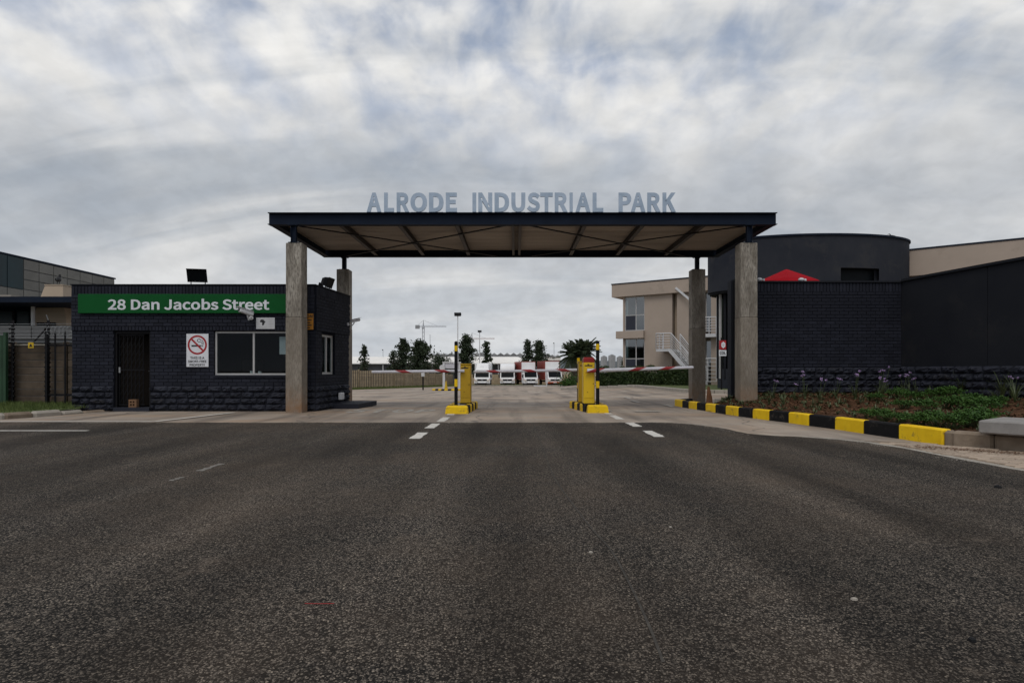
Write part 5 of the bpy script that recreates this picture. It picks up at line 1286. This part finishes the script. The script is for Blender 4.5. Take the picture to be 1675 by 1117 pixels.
# tower cranes
def crane(px, y, top, base, jl, jr, m, label, mw):
    x = P(px, y); zt = zat(top, y); o = thing('tower_crane', label, 'crane', (x, y, -2), group='tower cranes on the skyline')
    def lattice(a, b, w, n):
        mb = MB(); a, b = Vector(a), Vector(b); d = b-a
        e = [Vector((1,0,0)), Vector((0,1,0))] if abs(d.z) > d.length*.5 else [Vector((0,0,1)), Vector((0,1,0))]
        cs = [e[0]*i*w/2+e[1]*j*w/2 for i, j in ((-1,-1),(1,-1),(1,1),(-1,1))]
        for c in cs: mb.bar(a+c, b+c, w*.16, w*.16)
        for k in range(n):
            p = a+d*k/n; q = a+d*(k+1)/n
            for c0, c1 in zip(cs, cs[1:]+cs[:1]): mb.bar(p+c0, q+c1, w*.1, w*.1)
        return mb
    lattice((x, y, -2), (x, y, zt), mw, 12).build('mast', 'crane_white', o)
    xl, xr = P(jl, y), P(jr, y); zj = zt
    lattice((xl, y, zj), (xr, y, zj), mw*.62, 26).build('jib', m, o)
    MB().box(xl, xl+mw*2.2, y-mw*.5, y+mw*.5, zj-mw*1.2, zj+mw*.7).build('counterweight', 'grey_metal', o)
    MB().bbox(x-mw*.7, x+mw*.7, y-mw, y, zj-mw*1.1, zj-mw*.2, .1).build('operator_cab', 'crane_white', o)
    MB().tube([(x, y, zj), (x, y, zj+mw*3.4)], [mw*.4, mw*.1], 4).build('tower_peak', 'crane_white', o)
    ti = MB(); ti.tube([(x, y, zj+mw*3.3), (x+(xr-x)*.6, y, zj+mw*.4)], mw*.06, 4); ti.tube([(x, y, zj+mw*3.3), (xl+mw, y, zj+mw*.5)], mw*.06, 4); ti.build('tie_rods', 'crane_white', o)
crane(692.5, 420, 534, 565, 679.5, 730, 'crane_white', 'grey tower crane with long jib on the left skyline', 1.3)
crane(772, 520, 554, 580, 766, 809, 'crane_red', 'pale red tower crane behind the tall conifer', 1.5)
# skyline: far sheds, tanks, ridge
hl = MB(); xs = rng_(-1500, 1500, 60)
rg = random.Random(17); prof = [22+9*mnoise.noise(Vector((x*.004, 1, 0)))+4*mnoise.noise(Vector((x*.017, 5, 0))) for x in xs]
hl.loft([[(x, 1500, -20), (x, 1600, EYE+p), (x, 2000, -20)] for x, p in zip(xs, prof)], closed=False); hl.build('far_ridge', 'hill', kind='structure')
for i, (a, b, t, y, m, lab) in enumerate(((700, 742, 577.5, 300, 'far_wall', 'far pale warehouse left of the tall conifer'), (776, 790, 576, 260, 'far_wall', 'far pale warehouse behind the slim light mast'), (803, 856, 577, 280, 'far_wall', 'far long warehouse between the conifers on the skyline'), (890, 917, 580, 240, 'shed_roof', 'far shed with pale gabled roof left of the palm'))):
    o = thing('far_warehouse', lab, 'warehouse', (P((a+b)/2, y), y, -2)); xa, xb, zt = P(a, y), P(b, y), zat(t, y)
    MB().box(xa, xb, y, y+30, -2, zt-1).build('wall', m, o)
    n = max(2, int((b-a)/9))
    for k in range(n):
        u0, u1 = xa+(xb-xa)*k/n, xa+(xb-xa)*(k+1)/n; MB().prism([(u0, zt-1), (u1, zt-1), ((u0+u1)/2, zt)], y-.3, y+30.3).build('roof_bay', 'clad_grey' if k % 2 else 'far_wall', o)
    for k in range(n*2): u = xa+(xb-xa)*(k+.5)/(n*2); MB().box(u-.5, u+.5, y-.05, y, -.5, zt-2.2).build('door', 'grey_panel', o)
for i, (px, w, t) in enumerate(((988, 11, 581.5), (1001, 12, 579.5), (1014, 11, 582))):
    y = 118; x = P(px, y); r = w*y/2000; o = thing('storage_tank', ['leftmost pale storage tank right of the palm', 'middle pale storage tank right of the palm', 'rightmost pale storage tank next to the beige office'][i], 'tank', (x, y, -2), group='storage tanks beyond the hedge')
    MB().tube([(x, y, -2), (x, y, zat(t, y)-.3)], r, 24).build('shell', 'far_wall', o); MB().tube([(x, y, zat(t, y)-.3), (x, y, zat(t, y))], [r, r*.2], 24).build('cap', 'clad_grey', o)
    MB().box(x-.25, x+.25, y-r-.12, y-r-.02, -2, zat(t, y)-.2).build('ladder', 'grey_metal', o)

# ------------------------------------------------------------------ trees
def tree(px, y, top, wpx, label, kind='conifer', seed=1, bot=600, lean=0., n=2200):
    rg = random.Random(seed); x = P(px, y); z0 = g(x, y); zt = zat(top, y); W = wpx*y/1000/2*1.3; Hh = zt-z0
    o = thing('pine_tree' if kind == 'conifer' else 'bushy_tree', label, 'tree', (x, y, z0), group='trees beyond the yard')
    tr = MB(); tr.tube([(x, y, z0-.2), (x+lean*.3, y, z0+Hh*.45), (x+lean, y, zt-Hh*.06)], [.05*Hh*.6, .035*Hh*.6, .01*Hh], 8)
    cb = z0+Hh*.22; pts = []
    for k in range(26):
        t = (k+.5)/26; zz = cb+(zt-cb)*t; prof = min(1, ((1-t)/(.5 if kind == 'conifer' else .4))**.8)
        for j in range(3):
            a = rg.uniform(0, 6.28); ln = W*prof*rg.uniform(.35, 1.25)
            ex, ey, ez = x+lean*t+math.cos(a)*ln, y+math.sin(a)*ln, zz+ln*(.22 if kind == 'conifer' else .35)
            tr.tube([(x+lean*t, y, zz-.1), (ex, ey, ez)], [.012*Hh*.5, .003*Hh], 4)
            cl = rg.uniform(.12, .30)*W+.12
            for q in range(n//78):
                s = rg.random()**.6; bx, by, bz = x+lean*t+(ex-x-lean*t)*s, y+(ey-y)*s, zz+(ez-zz)*s
                pts.append((bx+rg.gauss(0, cl*.55), by+rg.gauss(0, cl*.55), bz+rg.gauss(0, cl*.5)))
    tr.build('trunk', 'bark', o)
    leaves(MB(), [], 1, rg); mb = MB(); leaves(mb, pts, (.06*Hh if Hh < 6 else .40), rg, .55); mb.build('crown', 'leaf_tree', o)
tree(596, 105, 567, 12, 'small dark tree above the shed roof, nearest the rear left column', 'bushy', 1, 585, n=900)
tree(655, 100, 556, 22, 'dark wind-bent tree left of the broad bushy tree', 'bushy', 2, 590, lean=.5)
tree(686, 92, 561, 34, 'broad dark bushy tree spilling over the shed and fence', 'bushy', 3, 618, n=3600)
tree(720, 90, 585, 40, 'low dark bush beside the white portal', 'bushy', 13, 612, n=2600)
tree(643, 98, 575, 16, 'low dark shrub left of the wind-bent tree', 'bushy', 12, 592, n=900)
tree(763, 108, 550.5, 27, 'tall dark conifer behind the left boom post', 'bushy', 4, 592, n=3600)
tree(796, 110, 560, 14, 'slim pointed conifer right of the light mast', 'conifer', 5, 590, n=1500)
tree(863, 112, 557.5, 17, 'dark conifer with open top above the red truck', 'conifer', 6, 600, n=1800)
tree(882, 112, 559.5, 22, 'dense rounded dark conifer above the rightmost truck', 'bushy', 7, 600, n=3000)
tree(1022, 100, 590, 20, 'small dark bush between the tanks and the beige office', 'bushy', 9, 612, n=1200)
# palm
pm = thing('palm_tree', 'bushy palm with arching fronds left of the beige office', 'palm', (P(946, 72), 72, -1.1))
px_, py_ = P(946, 72), 72; rg = random.Random(23)
MB().tube([(px_-.5, py_, -1.2), (px_-.5, py_, .8), (px_-.55, py_, 2.7)], [.42, .36, .3], 12).build('trunk', 'bark', pm)
MB().tube([(px_+.6, py_+.3, -1.2), (px_+.62, py_+.3, 1.2), (px_+.65, py_+.3, 3.2)], [.36, .3, .26], 12).build('trunk', 'bark', pm)
fr = 0
for k in range(150):
    cx, cz = (px_-.55, 2.75) if k % 2 else (px_+.65, 3.2)
    a = rg.uniform(0, 6.28); el = rg.uniform(-.75, 1.25); L = rg.uniform(1.6, 2.45); f = MB(); spine = []
    for s in range(7):
        t = s/6; e = el-1.1*t*t; spine.append(Vector((cx+math.cos(a)*L*t*math.cos(el*.8), py_+math.sin(a)*L*t*math.cos(el*.8), cz+L*t*math.sin(el)-.55*t*t)))
    f.tube(spine, [.03]*6+[.008], 4)
    sd = Vector((-math.sin(a), math.cos(a), 0))
    for s in range(24):
        t = .15+.85*s/23; i = min(5, int(t*6)); p = spine[i].lerp(spine[i+1], t*6-i); w = .42*(1-abs(t-.5)*1.1)
        fwd = (spine[i+1]-spine[i]).normalized()*w*.7
        for q in (-1, 1): f.face([p, p+sd*q*w*.5+fwd*.5+Vector((0,0,.04)), p+sd*q*w+fwd+Vector((0,0,-.12*rg.random())), p+sd*q*w*.45+fwd*.3-Vector((0,0,.05))])
    f.build('frond', 'leaf_palm', pm)
lb2 = random.Random(3); mb = MB(); pts = [(P(931, 60)+lb2.gauss(0, .5), 60+lb2.gauss(0, .4), -.55+abs(lb2.gauss(0, .48))) for k in range(1500)]
leaves(mb, pts, .16, lb2); rs = thing('round_shrub', 'round green shrub by the kerb left of the right boom barriers', 'shrub', (P(931, 60), 60, -.6)); mb.build('foliage', 'leaf_bush', rs)
MB().tube([(P(931, 60), 60, -.9), (P(931, 60), 60, .2)], .06, 6).build('stem', 'bark', rs)

# ------------------------------------------------------------------ planting bed on the right
KI = [(x+.14, y) for x, y in KERB[:12]][::-1]+[(x+.13, y+.13) for x, y in tail[1:]]
WI = [(5.75,15.4),(5.96,15.88),(7.5,15.88),(9.0,15.88),(10.0,15.85),(10.2,14.6),(10.4,13.4),(10.6,12.2),(10.9,10.5),(11.2,8.9),(11.4,7.6),(11.5,6.4)]
def resample(pl, n):
    pl = [Vector(p) for p in pl]; ds = [0]
    for a, b in zip(pl, pl[1:]): ds.append(ds[-1]+(b-a).length)
    out = []
    for k in range(n+1):
        s = ds[-1]*k/n; i = max(j for j in range(len(pl)-1) if ds[j] <= s+1e-9); out.append(pl[i].lerp(pl[i+1], (s-ds[i])/(ds[i+1]-ds[i])))
    return out
NA, NT = 60, 20; ka, wa = resample(KI, NA), resample(WI, NA)
def bed(s, t):       # s along, t from kerb to wall
    i = min(NA-1, int(s*NA)); f = s*NA-i; a = ka[i].lerp(ka[i+1], f); b = wa[i].lerp(wa[i+1], f); p = a.lerp(b, t)
    z = .15+.30*t**.8+.05*mnoise.noise(Vector((p.x*1.7, p.y*1.7, 0)))*min(1, 6*t)+.018*mnoise.noise(Vector((p.x*9, p.y*9, 2)))
    return Vector((p.x, p.y, z))
mb = MB()
for i in range(NA+1):
    for j in range(NT+1): mb.pt(bed(i/NA, j/NT))
for i in range(NA):
    for j in range(NT): mb.f.append([i*(NT+1)+j, i*(NT+1)+j+1, (i+1)*(NT+1)+j+1, (i+1)*(NT+1)+j]); mb.mi.append(0)
mb.build('planting_bed', 'mulch', smooth=True, kind='structure')
rg = random.Random(51); mb = MB()
for k in range(14000):
    s, t = rg.random(), rg.random(); p = bed(s, t); sz = rg.uniform(.01, .035); w = sz*rg.uniform(.2, .5); a = rg.uniform(0, 6.28); tl_ = rg.gauss(0, .5)
    d = Vector((math.cos(a), math.sin(a), math.sin(tl_)*.5))*sz; n = Vector((-math.sin(a), math.cos(a), rg.gauss(0, .3)))*w; p = p+Vector((0,0,.012))
    mb.face([p-d-n, p+d-n, p+d+n, p-d+n])
tag(mb.build('bark_mulch', 'mulch_chip', kind='stuff'), 'loose brown bark mulch covering the planting bed', 'mulch')
# sparse dry seedlings and small green leaves over the mulch
mb = MB(); pts = []
for k in range(420):
    s, t = rg.uniform(.0, .72), rg.uniform(.05, .9); p = bed(s, t)
    for q in range(rg.randrange(8, 20)):
        a = rg.uniform(0, 6.28); l = rg.uniform(.05, .13); n = Vector((-math.sin(a), math.cos(a), 0))*.009
        e = p+Vector((math.cos(a)*l*.8, math.sin(a)*l*.8, l*rg.uniform(.3, 1))); m_ = p.lerp(e, .55)+Vector((0,0,.015)); mb.face([p, m_-n, e, m_+n])
tag(mb.build('seedlings', 'leaf_strap', kind='stuff'), 'sparse low seedlings scattered over the mulch', 'ground cover')
# leafy bushes: three mounds, copied
def bush_proto(seed):
    rg = random.Random(seed); o = thing('leafy_bush', '', 'bush', (0,0,0), group='leafy green bushes in the planting bed')
    st = MB(); pts = []
    for k in range(34):
        a = rg.uniform(0, 6.28); r = rg.random()**.6*.30; hh = (.25-.55*r*r)*rg.uniform(.75, 1.15); e = Vector((math.cos(a)*r, math.sin(a)*r, hh))
        st.tube([(e.x*.2, e.y*.2, -.03), (e.x*.7, e.y*.7, hh*.6), tuple(e)], [.006, .004, .003], 4)
        for q in range(26):
            pts.append(e+Vector((rg.gauss(0, .045), rg.gauss(0, .045), rg.gauss(0, .028)-.02)))
    st.build('stems', 'leaf_strap', o); mb = MB(); leaves(mb, pts, .042, rg, .7, 1.1); mb.build('foliage', 'leaf_bush', o); return o
BP = [bush_proto(s) for s in (61, 62, 63)]
spots = []
# (px, py) of bush centres in the picture turned into bed positions on the soil
def on_bed(px, py):
    best = None
    for i in range(0, 81):
        for j in range(0, 41):
            p = bed(i/80, j/40); e = abs((p.x/p.y)*1000+843-px)+2*abs(605-(p.z-EYE)/p.y*1000-py)
            if best is None or e < best[0]: best = (e, p)
    return best[1]
rows = [('back', [(1432,655,.7),(1470,651,.95),(1496,656,.9),(1530,654,1.0),(1556,652,1.05),(1585,660,.9)]), ('middle', [(1478,668,.8),(1512,672,.85),(1545,668,1.05),(1574,672,1.1),(1602,676,1.15),(1625,668,.9)]), ('front', [(1424,684,.75),(1446,690,.85),(1470,692,.7),(1500,696,.85),(1527,698,1.0),(1556,700,1.0),(1588,700,1.1),(1606,694,.95)])]
used = set(); k = 0
for rname, row in rows:
    for i, (px, py, s) in enumerate(row):
        s *= .85; p = on_bed(px, py); lab = f'{ordn(i)} leafy green bush from the left in the {rname} row of the clump'
        if rname == 'front' and i == 0: lab = 'small leafy green bush at the left end of the front row by the kerb'
        pr0 = BP[k % 3]
        if k < 3: pr0.location = p; pr0.rotation_euler = (0, 0, k*1.3); pr0.scale = (s,)*3; pr0['label'] = lab
        else: copy_thing(pr0, p, k*2.1, lab, s)
        k += 1
# strap-leaved flowering clumps
def strap_proto(seed, nl=26, h=.34, fl=3, name='flowering_clump'):
    rg = random.Random(seed); o = thing(name, '', 'plant', (0,0,0), group='strap leaved clumps along the wall')
    mb = MB()
    for k in range(nl):
        a = rg.uniform(0, 6.28); l = h*rg.uniform(.6, 1.25); sp_ = rg.uniform(.12, .55); w = rg.uniform(.006, .012); sd = Vector((-math.sin(a), math.cos(a), 0)); prev = None
        for s in range(5):
            t = s/4; p = Vector((math.cos(a)*l*sp_*t*(.5+t*.8), math.sin(a)*l*sp_*t*(.5+t*.8), l*(t-.38*sp_*2*t*t))); ww = w*(1-t*.85); cur = (p-sd*ww, p+sd*ww)
            if prev: mb.face([prev[0], prev[1], cur[1], cur[0]])
            prev = cur
    mb.build('leaves', 'leaf_strap', o)
    for k in range(fl):
        a = rg.uniform(0, 6.28); r = rg.uniform(.02, .16); hh = h*rg.uniform(1.25, 1.75); x, y = math.cos(a)*r, math.sin(a)*r
        so = MB().tube([(x*.2, y*.2, 0), (x*.6, y*.6, hh*.6), (x, y, hh)], .004, 4).build('flower_stem', 'leaf_strap', o)
        fb = MB()
        for q in range(9): b = rg.uniform(0, 6.28); c = Vector((x+math.cos(b)*.022, y+math.sin(b)*.022, hh+rg.uniform(-.01, .022))); leaves(fb, [c]*3, .032, rg, .55)
        fb.build('flower', 'flower', so)
    return o
SP = [strap_proto(71), strap_proto(72, 22, .30, 2), strap_proto(73, 30, .38, 4), strap_proto(74, 24, .30, 0, 'strap_leaved_clump'), strap_proto(75, 34, .55, 0, 'tall_grass_clump')]
k = 0; usedp = set()
cl = [(1264,652,1),(1300,655,1),(1318,652,2),(1340,655,0),(1368,653,1),(1372,664,3),(1398,652,2),(1418,655,3),(1436,650,0),(1446,648,2),(1456,651,1),(1478,646,0),(1488,648,2),(1500,648,1),(1522,647,3),(1552,646,1),(1572,644,4),(1640,652,4),(1655,648,0),(1628,655,3),(1662,660,4),(1606,648,3),(1258,660,3),(1282,664,3),(1330,664,3)]
cl.sort()
cl = [(c, i) for i, c in enumerate(cl)]
ords = lambda i: ordn(i) if i < 20 else ['twenty-first','twenty-second','twenty-third','twenty-fourth','twenty-fifth','twenty-sixth'][i-20]
for (px, py, v), i in cl:
    p = on_bed(px, py); desc = {0:'purple flowering clump',1:'purple flowering clump',2:'purple flowering clump',3:'strap leaved green clump',4:'tall grassy clump'}[v]
    lab = f'{desc}, {ords(i)} plant along the dark wall counting from the front right column'
    if v not in usedp: SP[v].location = p; SP[v]['label'] = lab; usedp.add(v)
    else: copy_thing(SP[v], p, i*1.7, lab, .85+.3*((i*7) % 5)/5)
# loose concrete slab on the kerb
sa = math.degrees(math.atan2(-.8, .6)); MSl = frame(6.08, 8.02, sa, .222)
bs_ = MB(MSl); bs_.bbox(0, 2.0, -.02, .95, 0, .17, .018)
tag(bs_.build('concrete_slab', 'grey_slab'), 'grey concrete slab lying on the stone kerb at the right edge', 'slab')
# bits on the asphalt
rg = random.Random(77)
tag(MB().tube([(-.93,2.70,.020),(-.86,2.695,.021),(-.80,2.70,.020)], .0022, 6).build('plastic_strip', 'red_plastic'), 'thin red plastic strip lying on the asphalt', 'litter')
for i, (px, py, s, m, lab) in enumerate(((1632,800,.035,'black_plastic','small black scrap on the asphalt at the right'),(1590,1054,.02,'black_plastic','small black scrap on the asphalt near the bottom right corner'),(1398,986,.016,'pale_concrete','pale pebble on the asphalt right of centre'),(966,908,.014,'pale_concrete','pale pebble on the asphalt below the right lane dashes'),(1097,866,.012,'pale_concrete','tiny pale chip on the asphalt right of the lane'))):
    y = 1050/(py-605); x = P(px, y); a = rg.uniform(0, 3); r0 = [(x+s*math.cos(a+q*1.05)*rg.uniform(.7, 1.2), y+s*math.sin(a+q*1.05)*rg.uniform(.7, 1.2)) for q in range(6)]
    tag(MB().loft([[(u, v, .015) for u, v in r0], [(x+(u-x)*.8, y+(v-y)*.8, .015+s*.5) for u, v in r0], [(x+(u-x)*.3, y+(v-y)*.3, .015+s*.7) for u, v in r0]]).build('scrap', m), lab, 'litter')
